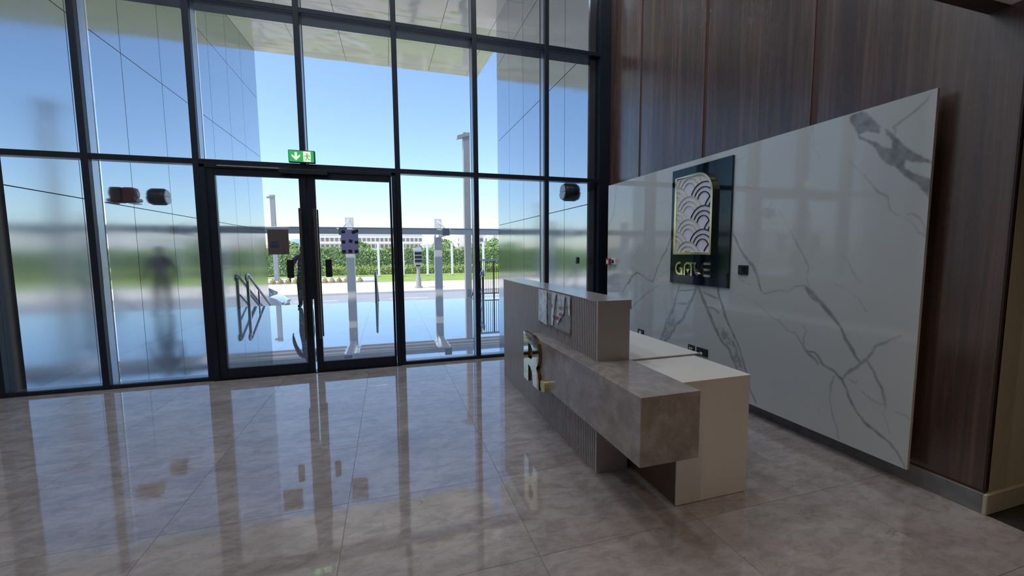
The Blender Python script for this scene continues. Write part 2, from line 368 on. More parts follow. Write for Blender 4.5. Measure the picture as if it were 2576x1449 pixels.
for a, b in ((-3.965, -2.112), (0.192, 3.10)):
    s_ = box('sill', (a, YG-0.026, 0), (b, YG+0.03, 0.045), 'frame_dark', cw, 0.003)
    box('sill_ledge', (a, YG+0.046, 0.0), (b, YG+0.17, 0.035), 'fin_metal', s_)
edges = [-3.965] + MX + [3.10]
for r_, (z0, z1) in enumerate(((0.045, 2.575), (2.633, 4.41), (4.467, 6.28), (6.34, 7.2))):
    for k in range(7):
        if r_ == 0 and k in (2, 3): continue
        a = edges[k]+(0.032 if k else 0); b = edges[k+1]-(0.032 if k < 6 else 0)
        box('pane', (a, YG+0.032, z0), (b, YG+0.044, z1), 'glass', cw)
# door surround
df = empty('trim_2', (-0.95, YG, 0), 'dark metal surround of the double entrance door', kind='structure')
box('jamb', (-2.048, YG-0.05, 0), (-1.992, YG+0.05, 2.575), 'door_frame_dark', df, 0.002)
box('jamb', (0.078, YG-0.05, 0), (0.128, YG+0.05, 2.575), 'door_frame_dark', df, 0.002)
box('head', (-2.048, YG-0.05, 2.535), (0.128, YG+0.05, 2.575), 'door_frame_dark', df, 0.002)
box('threshold', (-2.048, YG-0.06, 0.0), (0.128, YG+0.10, 0.010), 'bronze_dark', df)
def door(name, x0, x1, gx0, gx1, hx, lk, label):
    d = empty(name, ((x0+x1)/2, YG, 0), label, kind='structure')
    y0, y1 = YG-0.028, YG+0.028
    box('stile', (x0, y0, 0.012), (gx0, y1, 2.532), 'door_frame_dark', d, 0.003)
    box('stile', (gx1, y0, 0.012), (x1, y1, 2.532), 'door_frame_dark', d, 0.003)
    box('top_rail', (gx0, y0, 2.455), (gx1, y1, 2.532), 'door_frame_dark', d, 0.003)
    box('bottom_rail', (gx0, y0, 0.012), (gx1, y1, 0.138), 'door_frame_dark', d, 0.003)
    box('pane', (gx0, YG-0.006, 0.138), (gx1, YG+0.006, 2.455), 'glass', d)
    for yy in (YG-0.085, YG+0.085):
        h = MB(); cyl(h, (hx, yy, 0.45), (hx, yy, 2.086), 0.018, 16); h = h.build('pull_handle', 'bronze_handle', d); smooth_by_angle(h)
        for zz in (0.62, 1.92):
            b_ = MB(); cyl(b_, (hx, min(yy, YG), zz), (hx, max(yy, YG), zz), 0.009, 10); b_.build('standoff', 'bronze_dark', h)
    for yy in (YG-0.022, YG+0.008):
        box('lock_plate', (lk-0.036, yy, 1.228), (lk+0.036, yy+0.014, 1.455), 'plastic_black', d, 0.010)
    return d
door('door_1', -1.988, -0.937, -1.905, -1.020, -1.012, -1.168, 'left leaf of the dark framed glass entrance door')
door('door_2', -0.915, 0.074, -0.838, 0.046, -0.848, -0.726, 'right leaf of the dark framed glass entrance door')

box('astragal', (-0.936, YG-0.02, 0.95), (-0.916, YG+0.02, 2.53), 'rubber_dark', df)
dc = empty('door_closer', (-0.95, YG-0.06, 2.52), 'dark door closer with pale slide arm above the entrance door', 'door closer')
box('housing', (-1.215, YG-0.115, 2.497), (-0.675, YG-0.05, 2.552), 'plastic_black', dc, 0.005)
box('slide_arm', (-1.86, YG-0.075, 2.552), (-1.216, YG-0.062, 2.562), 'steel_light', dc)
ex = empty('exit_sign', (-0.963, YG-0.06, 2.633), 'lit green exit sign with white arrow and running figure on the transom', 'exit sign')
ey = YG-0.075
box('case', (-1.11, ey, 2.634), (-0.815, ey+0.045, 2.785), 'exit_case', ex, 0.006)
box('face', (-1.102, ey-0.003, 2.645), (-0.828, ey, 2.775), 'exit_green', ex)
def flat(name, polys, y, m, parent, dy=0.0015):
    mb = MB()
    for p in polys: mb.prism(p, 'y', y-dy, y)
    return mb.build(name, m, parent)
cx, cz = -1.026, 2.71
flat('arrow', [[(cx-.014, cz+.048), (cx+.014, cz+.048), (cx+.014, cz-.012), (cx-.014, cz-.012)], [(cx-.046, cz+.024), (cx-.046, cz-.002), (cx, cz-.050), (cx, cz-.014)], [(cx+.046, cz+.024), (cx, cz-.014), (cx, cz-.050), (cx+.046, cz-.002)]], ey-0.003, 'exit_white', ex)
flat('doorway', [[(-0.945, 2.650), (-0.862, 2.650), (-0.862, 2.772), (-0.945, 2.772)]], ey-0.003, 'exit_white', ex)
fx = -0.905
man = [[(fx-.006, 2.744), (fx, 2.751), (fx+.008, 2.748), (fx+.010, 2.739), (fx+.003, 2.733), (fx-.005, 2.736)],
       [(fx-.004, 2.729), (fx+.012, 2.730), (fx+.010, 2.700), (fx-.002, 2.698)],
       [(fx-.004, 2.729), (fx-.016, 2.718), (fx-.034, 2.716), (fx-.034, 2.711), (fx-.014, 2.712), (fx, 2.720)],
       [(fx+.010, 2.730), (fx+.028, 2.722), (fx+.036, 2.706), (fx+.031, 2.704), (fx+.024, 2.717), (fx+.010, 2.722)],
       [(fx+.000, 2.702), (fx+.008, 2.702), (fx-.004, 2.676), (fx-.014, 2.662), (fx-.020, 2.665), (fx-.010, 2.680)],
       [(fx+.004, 2.702), (fx+.013, 2.700), (fx+.020, 2.680), (fx+.048, 2.677), (fx+.048, 2.671), (fx+.014, 2.673)]]
flat('running_figure', man, ey-0.0046, 'exit_green', ex)

# notices taped on the door glass
nb = empty('door_notice', (-1.283, YG-0.007, 1.52), 'brown paper notice taped on the left door leaf', 'notice')
box('sheet', (-1.399, YG-0.0085, 1.521), (-1.167, YG-0.007, 1.828), 'paper_brown', nb)
box('print_block', (-1.368, YG-0.0095, 1.607), (-1.278, YG-0.0085, 1.650), 'ink_navy', nb)
text_mesh('heading', 'PLEASE', 0.024, 'ink_dark', nb, (-1.323, YG-0.0092, 1.670), (1, 0, 0), (0, 0, 1))
np_ = empty('door_notice', (-0.463, YG-0.007, 1.52), 'violet paper notice with black tape patches on the right door leaf', 'notice')
box('sheet', (-0.567, YG-0.0085, 1.521), (-0.359, YG-0.007, 1.831), 'paper_lilac', np_)
for (u, v_, a) in ((.03, .03, .1), (.105, .035, -.2), (.18, .032, .3), (.028, .155, 0), (.115, .165, -.25), (.185, .15, .1), (.03, .285, 0), (.155, .28, .5), (.19, .295, .3)):
    c_ = (-0.567+u, 1.521+v_); hw, hh = .022, .020
    pts = [(c_[0]+math.cos(a)*i*hw-math.sin(a)*j*hh, c_[1]+math.sin(a)*i*hw+math.cos(a)*j*hh) for i, j in ((-1, -1), (1, -1), (1, 1), (-1, 1))]
    flat('tape_patch', [pts], YG-0.0085, 'tape_black', np_, 0.0008)

# ------------------------------------------------------------------ marble panel with veins
def panel_veins():
    Z4 = (1900, 240, 3.813); Z5 = (1850, 600, 2.455); Z7 = (1500, 380, 2.588)
    L = [(Z5, [(10,20,9),(40,75,9),(95,155,7),(140,250,6),(165,330,6),(185,343,8),(240,327,7),(335,325,5),(375,287,7),(440,288,9)], .8),
     (Z5, [(385,0,7),(415,70,8),(440,140,8),(455,175,7),(447,230,6),(465,290,7)], .7),
     (Z5, [(445,300,20),(475,335,46),(530,390,30),(600,480,24),(660,550,22),(700,640,20),(735,720,22),(768,775,16)], .95),
     (Z5, [(110,370,3),(180,440,4),(265,505,5),(330,575,8),(370,585,9),(410,650,14),(430,690,20),(500,780,18)], .7),
     (Z5, [(425,540,6),(440,570,9),(420,610,9),(425,670,12)], .7),
     (Z5, [(430,690,12),(480,705,14),(520,770,18),(600,820,20),(650,870,20),(690,940,14),(720,1000,18),(760,1075,16),(800,1135,20),(870,1190,22),(940,1250,16),(990,1310,14),(1045,1415,10)], .9),
     (Z5, [(655,868,14),(710,820,20),(770,778,20),(820,745,16),(850,700,14),(860,665,18),(915,645,16),(1030,590,5)], .85),
     (Z5, [(810,755,16),(860,830,18),(900,920,18),(925,1030,16)], .85), (Z5, [(785,950,5),(840,1000,11),(910,1028,9)], .7),
     (Z5, [(605,850,9),(580,910,11),(590,990,9),(600,1050,7),(620,1150,9),(648,1250,9)], .8), (Z5, [(925,1035,8),(905,1080,7),(945,1190,4)], .5),
     (Z5, [(975,1060,7),(1040,1080,9),(1078,1115,7)], .7), (Z5, [(655,105,3),(710,160,6),(725,205,9),(785,285,5)], .6),
     (Z5, [(615,285,3),(700,330,5),(770,400,6),(825,470,4)], .6), (Z5, [(690,870,6),(735,895,13),(755,885,10)], .6), (Z5, [(0,230,4),(50,265,5),(100,295,4)], .45), (Z5, [(520,1065,4),(518,1100,4)], .4), (Z5, [(265,505,5),(298,475,4)], .6),
     (Z4, [(1060,150,14),(1130,210,18),(1210,280,14)], .9), (Z4, [(1680,0,12),(1600,80,18),(1500,170,24),(1400,235,24),(1340,285,18),(1345,350,12),(1320,390,12)], .8),
     (Z4, [(895,635,5),(960,690,8),(1030,760,10),(1110,860,12),(1160,930,22),(1240,980,20),(1290,1090,11),(1340,1130,5),(1420,1125,10),(1490,1120,16),(1560,1180,16),(1610,1240,14),(1630,1330,12)], .75),
     (Z4, [(1420,1160,8),(1490,1220,10),(1560,1280,12),(1620,1330,14)], .6), (Z4, [(545,290,5),(550,370,6),(565,470,5),(553,505,4),(595,545,6),(608,600,3)], .6),
     (Z4, [(160,1020,5),(110,1095,9),(65,1080,6)], .6), (Z4, [(215,1090,3),(270,1170,6),(310,1260,8),(380,1350,8),(430,1440,10)], .7), (Z4, [(0,895,6),(30,905,6)], .5), (Z4, [(75,740,4),(80,800,6),(95,880,3)], .3),
     (Z7, [(665,890,18),(710,1000,22),(760,1110,22),(810,1220,16),(860,1290,16),(900,1380,14),(930,1450,14),(975,1560,14)], .9),
     (Z7, [(790,890,16),(805,960,16),(830,1030,18),(850,1110,16),(890,1200,14),(930,1290,14),(965,1400,14),(990,1500,12),(1040,1640,10)], .9),
     (Z7, [(700,925,10),(760,945,14),(800,960,10)], .8), (Z7, [(725,1010,12),(770,1025,12),(800,1055,12)], .8),
     (Z7, [(805,1150,50),(860,1240,60),(905,1330,52),(945,1430,40)], .62),
     (Z7, [(545,870,10),(520,960,16),(495,1050,18),(460,1110,16),(430,1190,16),(408,1235,14),(380,1290,10)], .8), (Z7, [(655,880,14),(620,980,18),(575,1080,16),(520,1140,16),(480,1200,14),(440,1240,12),(400,1300,10)], .85),
     (Z7, [(510,1080,50),(470,1150,50),(430,1220,36)], .62), (Z7, [(530,920,8),(600,915,10),(650,895,8)], .8), (Z7, [(520,995,8),(590,1000,10),(620,970,8)], .8),
     (Z7, [(485,565,9),(455,640,11),(420,700,8),(395,760,10),(365,848,10),(330,835,6),(270,795,9),(235,820,14),(195,880,14),(165,930,8)], .75),
     (Z7, [(485,760,5),(410,815,5)], .4), (Z7, [(400,875,5),(320,935,8),(250,1000,9),(215,1060,10)], .6),
     (Z7, [(890,520,8),(925,610,16),(960,680,12),(1000,740,12),(1045,830,8),(1075,915,10)], .8), (Z7, [(880,790,5),(940,845,5),(1000,865,3)], .5), (Z7, [(310,540,3),(250,690,3)], .3), (Z7, [(900,925,3),(970,945,3),(1060,1010,4)], .35),
     (Z7, [(970,240,5),(1000,235,7),(1035,245,4)], .5), (Z7, [(915,60,6),(950,50,6),(970,30,5)], .5), (Z7, [(420,345,4),(460,325,4)], .5), (Z7, [(130,230,9),(115,400,12),(80,480,9)], .5)]
    big = [(920,185),(1040,140),(1100,190),(1210,280),(1190,355),(1090,330),(1000,370),(1060,410),(1160,450),(1230,505),(1310,520),(1310,440),(1250,390),(1260,300),(1320,390),(1370,420),(1420,500),(1500,540),(1600,610),(1690,670),(1550,660),(1430,630),(1410,680),(1440,720),(1560,780),(1690,810),(1670,1020),(1580,920),(1470,820),(1350,710),(1220,640),(1170,560),(1120,480),(1000,405),(960,320),(940,280)]
    def conv(g, x, y):
        p = onx(g[0]+x/g[2], g[1]+y/g[2], XP); q = onx(g[0]+x/g[2]+2, g[1]+y/g[2], XP); r = onx(g[0]+x/g[2], g[1]+y/g[2]+2, XP)
        return p[1], p[2], math.sqrt(abs((q[1]-p[1])*(r[2]-p[2])-(q[2]-p[2])*(r[1]-p[1])))/2/g[2]
    lines = []
    for g, pts, k in L:
        o = []
        for x, y, w in pts: a, b, s = conv(g, x, y); o.append((a, b, w*s))
        lines.append((o, k))
    poly = [conv(Z4, x, y)[:2] for x, y in big]
    return lines, poly
def vnoise(P, scale, seed, octv=4):
    rng = np.random.default_rng(seed); tot = np.zeros(len(P)); amp = 1.0
    for o in range(octv):
        T = rng.random((64, 64)); q = P*scale*(2**o); i = np.floor(q).astype(int); f = q-i; f = f*f*(3-2*f)
        g = lambda a, b: T[(i[:, 0]+a) % 64, (i[:, 1]+b) % 64]
        tot += amp*((g(0, 0)*(1-f[:, 0])+g(1, 0)*f[:, 0])*(1-f[:, 1])+(g(0, 1)*(1-f[:, 0])+g(1, 1)*f[:, 0])*f[:, 1]-0.5); amp *= 0.55
    return tot
PY0, PY1, PZ0, PZ1 = 1.752, 5.722, 0.118, 2.508
def build_panel():
    e = empty('marble_wall_panel', (XP, (PY0+PY1)/2, PZ0), 'large white marble slab with grey veins mounted on the wood wall', 'wall panel')
    step = 0.0065; ny = int((PY1-PY0)/step); nz = int((PZ1-PZ0)/step)
    Y, Z = np.meshgrid(np.linspace(PY0, PY1, ny), np.linspace(PZ0, PZ1, nz), indexing='xy'); P = np.stack([Y.ravel(), Z.ravel()], 1)
    Q = P + 0.030*np.stack([vnoise(P, 5, 1, 5), vnoise(P, 5, 2, 5)], 1)
    lines, poly = panel_veins(); V = np.zeros(len(P)); grain = vnoise(P, 22, 5, 4)
    for pts, k in lines:
        for (a, b, w0), (c, d, w1) in zip(pts[:-1], pts[1:]):
            mw = max(w0, w1)*1.2+0.03
            sel = np.where((Q[:, 0] > min(a, c)-mw) & (Q[:, 0] < max(a, c)+mw) & (Q[:, 1] > min(b, d)-mw) & (Q[:, 1] < max(b, d)+mw))[0]
            if len(sel) == 0: continue
            q = Q[sel]; dx, dz = c-a, d-b; tt = np.clip(((q[:, 0]-a)*dx+(q[:, 1]-b)*dz)/(dx*dx+dz*dz+1e-9), 0, 1)
            dist = np.hypot(q[:, 0]-a-tt*dx, q[:, 1]-b-tt*dz); w = np.maximum((w0+(w1-w0)*tt)*0.5, 0.0032)
            s = np.clip((1.25*w-dist)/(0.55*w+0.002), 0, 1)*k*(0.8+0.35*grain[sel])
            if k == .62: s = s*np.where(grain[sel] > -0.05, 1.15, 0.35)
            V[sel] = np.maximum(V[sel], s)
    inside = np.zeros(len(P), bool); n = len(poly)
    for i in range(n):
        (a, b), (c, d) = poly[i], poly[(i+1) % n]
        cond = ((b > Q[:, 1]) != (d > Q[:, 1])); xi = a+(Q[:, 1]-b)/(d-b+1e-12)*(c-a); inside ^= cond & (Q[:, 0] < xi)
    V[inside] = np.maximum(V[inside], 0.78+0.35*grain[inside])
    V = np.clip(V + np.clip(vnoise(P, 1.3, 9, 4)*0.10, 0, 1), 0, 1)[:, None]
    G = V.reshape(nz, ny); Gp = np.pad(G, 1, mode='edge'); G = (Gp[:-2, 1:-1]+Gp[2:, 1:-1]+Gp[1:-1, :-2]+Gp[1:-1, 2:]+2*Gp[1:-1, 1:-1])/6; V = G.reshape(-1, 1)
    white = np.array([0.57, 0.58, 0.575]); grey = np.array([0.20, 0.205, 0.21]); C_ = white*(1-V)+grey*V
    idx = np.arange(ny*nz).reshape(nz, ny); quads = np.stack([idx[:-1, :-1], idx[1:, :-1], idx[1:, 1:], idx[:-1, 1:]], -1).reshape(-1, 4)
    c0 = np.array([XP, (PY0+PY1)/2, (PZ0+PZ1)/2]); co = np.stack([np.zeros(len(P)), P[:, 0]-c0[1], P[:, 1]-c0[2]], 1).astype(np.float32)
    me = bpy.data.meshes.new('face'); me.vertices.add(len(P)); me.vertices.foreach_set('co', co.ravel())
    me.loops.add(quads.size); me.loops.foreach_set('vertex_index', quads.ravel().astype(np.int32))
    me.polygons.add(len(quads)); me.polygons.foreach_set('loop_start', np.arange(0, quads.size, 4, dtype=np.int32))
    me.update(); me.validate()
    at = me.color_attributes.new('veins', 'FLOAT_COLOR', 'POINT'); at.data.foreach_set('color', np.concatenate([C_, np.ones((len(P), 1))], 1).astype(np.float32).ravel())
    me.materials.append(mat('white_marble'))
    o = bpy.data.objects.new('face', me); o.location = c0; link(o, e)
    box('core', (XP+0.0005, PY0, PZ0), (XP+0.022, PY1, PZ1), 'panel_edge', e)
    for y in (PY0+0.25, (PY0+PY1)/2, PY1-0.25): box('batten', (XP+0.022, y-0.03, PZ0+0.1), (XW, y+0.03, PZ1-0.1), 'gap_black', e)
build_panel()

# ------------------------------------------------------------------ logo board
lb = empty('logo_sign', (XP, 3.752, 1.175), 'black glossy sign board with gold arch emblem and gold letters on the marble', 'sign')
box('board', (XP-0.020, 3.304, 1.175), (XP-0.001, 4.200, 2.445), 'black_acrylic', lb, 0.002)
XB = XP-0.020; Y0, Z0 = 4.090, 1.500       # u runs to the right (towards -Y)
def ribbon(mb, pts, w, x0, x1, closed=False):
    pts = [Vector((p[0], p[1])) for p in pts]; n = len(pts); L_, R_ = [], []
    for i in range(n):
        a = pts[i-1] if (i or closed) else pts[i]; b = pts[(i+1) % n] if (i < n-1 or closed) else pts[i]
        d = (b-a).normalized(); nn = Vector((-d.y, d.x)); s = 1.0
        if 0 < i < n-1 or closed:
            d1 = (pts[i]-a).normalized(); s = 1/max(0.5, Vector((-d1.y, d1.x)).dot(nn))
        L_.append(pts[i]+nn*w/2*s); R_.append(pts[i]-nn*w/2*s)
    vs = []
    for p in L_+R_:
        vs += [(x0, Y0-p.x, Z0+p.y), (x1, Y0-p.x, Z0+p.y)]
    fs = []; m_ = n if closed else n-1
    for i in range(m_):
        j = (i+1) % n; a, b, c, d = 2*i, 2*j, 2*(n+j), 2*(n+i)
        fs += [(a, b, c, d), (a+1, d+1, c+1, b+1), (a, a+1, b+1, b), (d, c, c+1, d+1)]
    if not closed:
        fs += [(0, 2*n, 2*n+1, 1), (2*(n-1), 2*(n-1)+1, 2*(2*n-1)+1, 2*(2*n-1))]
    mb.add(vs, fs)
AW, AH, AR = 0.584, 0.852, 0.225
arch = [(0, 0), (0, AH)] + [(AW-AR+AR*math.sin(a), AH-AR+AR*math.cos(a)) for a in np.linspace(0, math.pi/2, 14)] + [(AW, 0)]
def inset(k): return [(k, k), (k, AH-k)] + [(AW-AR+(AR-k)*math.sin(a), AH-AR+(AR-k)*math.cos(a)) for a in np.linspace(0, math.pi/2, 14)] + [(AW-k, k)]
mb = MB(); ribbon(mb, inset(0.013), 0.026, XB-0.045, XB, closed=True); mb.build('arch_frame', 'gold', lb)
MB().prism([(Y0-u, Z0+v_) for u, v_ in inset(0.024)], 'x', XB-0.034, XB).build('arch_backing', 'lilac_white', lb)
def in_arch(u, v_, k=0.03):
    if u < k or u > AW-k or v_ < k or v_ > AH-k: return False
    if u > AW-AR and v_ > AH-AR: return math.hypot(u-(AW-AR), v_-(AH-AR)) < AR-k
    return True
FR = 0.182; fans = []
for row in range(-2, 9):
    for c_, off in ((0.015, 1), (0.228, 0), (0.452, 1), (0.66, 0)):
        if (row+off) % 2 == 0: fans.append((c_, row*0.121-0.04, row))
for (cu_, cv_, row) in fans:
    for rr in (FR, FR*0.72, FR*0.45):
        run = []
        for a in np.linspace(-0.1, math.pi+0.1, 46):
            u, v_ = cu_+rr*math.cos(a)*1.08, cv_+rr*math.sin(a)
            ok = in_arch(u, v_) and not any(r2 < row and math.hypot((u-c2)/1.08, v_-v2) < FR-0.004 for c2, v2, r2 in fans)
            if ok: run.append((u, v_))
            if (not ok or a > math.pi+0.09) and len(run) > 3:
                mb = MB(); ribbon(mb, run, 0.0085, XB-0.042, XB-0.0345); mb.build('scale_arc', 'gold_pale' if cu_ < 0.4 else 'bronze_dark', lb)
            if not ok: run = []
# letters G A T E
ZL = 1.270-Z0; HL = 0.148; wst = 0.023
def arcp(cx, cy, rx, ry, a0, a1, n=14): return [(cx+rx*math.cos(math.radians(a)), cy+ry*math.sin(math.radians(a))) for a in np.linspace(a0, a1, n)]
h = HL/2; LET = {
 'G': [arcp(0.075, ZL+h, 0.062, h-wst/2, 75, 285, 18) + [(0.112, ZL+wst/2), (0.112, ZL+h), (0.080, ZL+h)]],
 'A': [[(0.160, ZL)] + arcp(0.216, ZL+h+0.018, 0.056, h-0.018-wst/2, 180, 0, 16) + [(0.272, ZL)]],
 'T': [[(0.262, ZL+HL-wst/2), (0.345, ZL+HL-wst/2)], [(0.318, ZL+HL-wst), (0.322, ZL+h), (0.340, ZL+0.035), (0.385, ZL+0.012)]],
 'E': [arcp(0.470, ZL+h, 0.055, h-wst/2, 90, 270, 14) + [(0.560, ZL+wst/2)], [(0.440, ZL+h), (0.555, ZL+h)], [(0.470, ZL+HL-wst/2), (0.560, ZL+HL-wst/2)]]}
for ch in 'GATE':
    mb = MB()
    for st in LET[ch]: ribbon(mb, st, wst, XB-0.016, XB)
    mb.build('letter', 'gold_mirror', lb)['label'] = 'gold letter %s' % ch
MB().prism([(Y0-p[0], p[1]+Z0) for p in ((0.186, ZL+0.072), (0.246, ZL+0.072), (0.216, ZL+0.030))], 'x', XB-0.016, XB).build('letter_triangle', 'gold_mirror', lb)

# wall devices on the marble panel
def plate(name, y0, y1, z0, z1, label, cat, inner, group=None):
    e = empty(name, (XP, (y0+y1)/2, z0), label, cat, group)
    box('plate', (XP-0.014, y0, z0), (XP-0.0005, y1, z1), 'plastic_black', e, 0.003); inner(e); return e
plate('thermostat', 3.088, 3.200, 1.316, 1.405, 'small black square thermostat beside the sign board', 'thermostat',
      lambda e: box('screen', (XP-0.0165, 3.104, 1.330), (XP-0.014, 3.186, 1.392), 'black_acrylic', e))
plate('wall_socket', 4.728, 4.862, 0.432, 0.506, 'black socket plate with white outlet above the white table, nearest the window', 'socket',
      lambda e: (box('outlet', (XP-0.017, 4.776, 0.450), (XP-0.014, 4.820, 0.480), 'plastic_white', e), box('outlet_tab', (XP-0.017, 4.783, 0.480), (XP-0.014, 4.795, 0.490), 'plastic_white', e)))
plate('wall_socket', 3.762, 3.862, 0.432, 0.506, 'small black socket plate with two white buttons', 'socket',
      lambda e: [box('button', (XP-0.017, y, 0.458), (XP-0.014, y+0.018, 0.480), 'plastic_white', e) for y in (3.788, 3.818)])
plate('wall_socket', 3.562, 3.724, 0.424, 0.506, 'wide black socket plate with one white insert', 'socket',
      lambda e: box('insert', (XP-0.017, 3.630, 0.438), (XP-0.014, 3.672, 0.462), 'plastic_white', e))
cpn = empty('fire_call_point', (XP, 5.64, 1.338), 'red fire call point near the left edge of the marble panel', 'call point')
box('body', (XP-0.05, 5.585, 1.335), (XP-0.0005, 5.690, 1.430), 'plastic_red', cpn, 0.005); box('press_pane', (XP-0.053, 5.612, 1.355), (XP-0.05, 5.662, 1.405), 'plastic_white', cpn)
dr = empty('door_release', (XP, 5.50, 1.338), 'white door release box with black button beside the red call point', 'switch')
box('body', (XP-0.03, 5.455, 1.340), (XP-0.0005, 5.565, 1.432), 'plastic_white', dr, 0.004)
mb = MB(); cyl(mb, (XP-0.055, 5.51, 1.388), (XP-0.03, 5.51, 1.388), 0.026, 16); mb.build('button', 'plastic_black', dr)

# ------------------------------------------------------------------ reception desk
rc = empty('reception_counter', (1.45, 3.75, 0), 'taupe fluted reception counter with stone ledge and gold letter', 'reception desk')
XF, YD0, YD1, ZT = 1.335, 2.53, 4.982, 1.21
box('body', (XF+0.019, YD0+0.012, 0.0), (1.575, YD1, ZT-0.005), 'desk_laminate', rc)
box('end_panel', (XF, YD0, 0.0), (1.580, YD0+0.012, ZT-0.005), 'desk_laminate', rc)
box('top_cap', (XF-0.001, YD0-0.001, ZT-0.005), (1.592, YD1, ZT), 'desk_top', rc)
box('back_lip', (1.5805, YD0, ZT-0.065), (1.592, YD1, ZT-0.0055), 'desk_laminate', rc)
nr = 86; pit = (YD1-YD0-0.012)/nr; prof = []
for k in range(nr):
    y = YD0+0.012+k*pit
    prof += [(XF+0.018, y+pit*0.02), (XF+0.003, y+pit*0.05), (XF, y+pit*0.14), (XF, y+pit*0.50), (XF+0.003, y+pit*0.59), (XF+0.018, y+pit*0.62)]
mb = MB(); n = len(prof); vs = [(x, y, 0.0) for x, y in prof] + [(x, y, ZT-0.005) for x, y in prof]
mb.add(vs, [(i, i+1, i+1+n, i+n) for i in range(n-1)])
o = mb.build('fluted_panel', 'desk_laminate', rc, fix=False); o['kind'] = 'stuff'
sl = box('stone_ledge', (1.212, 1.822, 0.420), (1.582, 3.62, 0.796), 'desk_stone', rc, 0.0015)
# letter R (u to the right = -Y)
RX0, RX1 = 1.180, 1.212; RY, RZ, RWD, RHT = 3.690, 0.372, 0.410, 0.440
def rp(u, v_): return (RY-u*RWD, RZ+v_*RHT)
outer = [(0, 0), (0.32, 0), (0.32, 0.36), (0.46, 0.33), (0.56, 0.26), (0.61, 0.16), (0.63, 0.0), (1.0, 0.0), (0.985, 0.16), (0.94, 0.29), (0.84, 0.40), (0.92, 0.46), (0.98, 0.55), (1.0, 0.66), (0.985, 0.78), (0.92, 0.89), (0.80, 0.965), (0.62, 1.0), (0, 1.0)]
hole = [(0.32, 0.50), (0.32, 0.80), (0.48, 0.79), (0.58, 0.74), (0.62, 0.66), (0.60, 0.56), (0.52, 0.50)]
bm = bmesh.new()
def face_loop(pts, x): return [bm.verts.new((x, *rp(*p))) for p in pts]
for x in (RX0, RX1):
    vo, vh = face_loop(outer, x), face_loop(hole, x)
    es = [bm.edges.new((vo[i], vo[(i+1) % len(vo)])) for i in range(len(vo))] + [bm.edges.new((vh[i], vh[(i+1) % len(vh)])) for i in range(len(vh))]
    bmesh.ops.triangle_fill(bm, use_beauty=True, use_dissolve=False, edges=es)
    if x == RX0: fo, fh = vo, vh
for A, B in ((fo, vo), (fh, vh)):
    for i in range(len(A)): bm.faces.new((A[i], A[(i+1) % len(A)], B[(i+1) % len(A)], B[i]))
bmesh.ops.recalc_face_normals(bm, faces=bm.faces)
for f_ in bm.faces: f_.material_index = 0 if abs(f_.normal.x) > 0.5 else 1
me = bpy.data.meshes.new('letter_r'); bm.to_mesh(me); bm.free(); me.materials.append(mat('gold_mirror')); me.materials.append(mat('gold_side_shaded'))
o = bpy.data.objects.new('metal_letter', me); link(o, rc); o['label'] = 'mirror gold letter R'
dp = onx(1364.5, 972, 1.165); mb = MB(); cyl(mb, (1.165, dp[1], dp[2]), (1.212, dp[1], dp[2]), 0.050, 28); o = mb.build('metal_dot', 'gold', rc); smooth_by_angle(o); o['label'] = 'round gold full stop'
# taped paper on the counter
pn = empty('counter_notice', (1.33, 3.31, 0.89), 'crumpled plastic covered notice taped on the fluted counter front', 'notice')
mb = MB(); ny_ = 26; nz_ = 12; vs = []; fs = []
for i in range(ny_+1):
    for j in range(nz_+1):
        y = 3.672-(3.672-2.962)*i/ny_; z = 0.888+(1.198-0.888)*j/nz_-0.004*math.sin(i*0.9)*(1-j/nz_); vs.append((XF-0.005-0.004*math.sin(i*1.3+j*0.4)*(1-j/nz_)-0.002*math.sin(j*1.7), y, z))
for i in range(ny_):
    for j in range(nz_): a = i*(nz_+1)+j; fs.append((a, a+1, a+nz_+2, a+nz_+1))
mb.add(vs, fs); o = mb.build('sheet', 'paper_grey', pn, fix=False, smooth=True); sd_ = o.modifiers.new('solid', 'SOLIDIFY'); sd_.thickness = 0.001
def strip(pts, m='tape_glare'):
    mb = MB(); mb.prism([(3.672-a*0.71, 0.888+b*0.31) for a, b in pts], 'x', XF-0.0135, XF-0.0115); return mb.build('tape_strip', m, pn)
strip([(0.0, 0.06), (0.30, 0.02), (0.30, 1.0), (0.0, 1.0)]); strip([(0.44, 0.10), (0.50, 0.08), (0.55, 0.6), (0.60, 1.0), (0.46, 1.0), (0.47, 0.6)]); strip([(0.62, 0.20), (0.65, 0.2), (0.84, 0.55), (0.86, 1.0), (0.66, 1.0)]); strip([(0.95, 0.55), (1.0, 0.5), (1.0, 1.0), (0.93, 1.0)])
for s_, u, v_, sz in (('1 D', 0.37, 0.80, 0.036), ('cy', 0.90, 0.72, 0.036), ('2.', 0.47, 0.62, 0.036), ('CO 1', 0.74, 0.62, 0.036), ('417 a', 0.75, 0.46, 0.036), ('1250.302.42', 0.63, 0.33, 0.040)):
    text_mesh('printed_line', s_, sz, 'ink_red', pn, (XF-0.0142, 3.672-u*0.71, 0.888+v_*0.31), (0, -1, 0), (0, 0, 1))

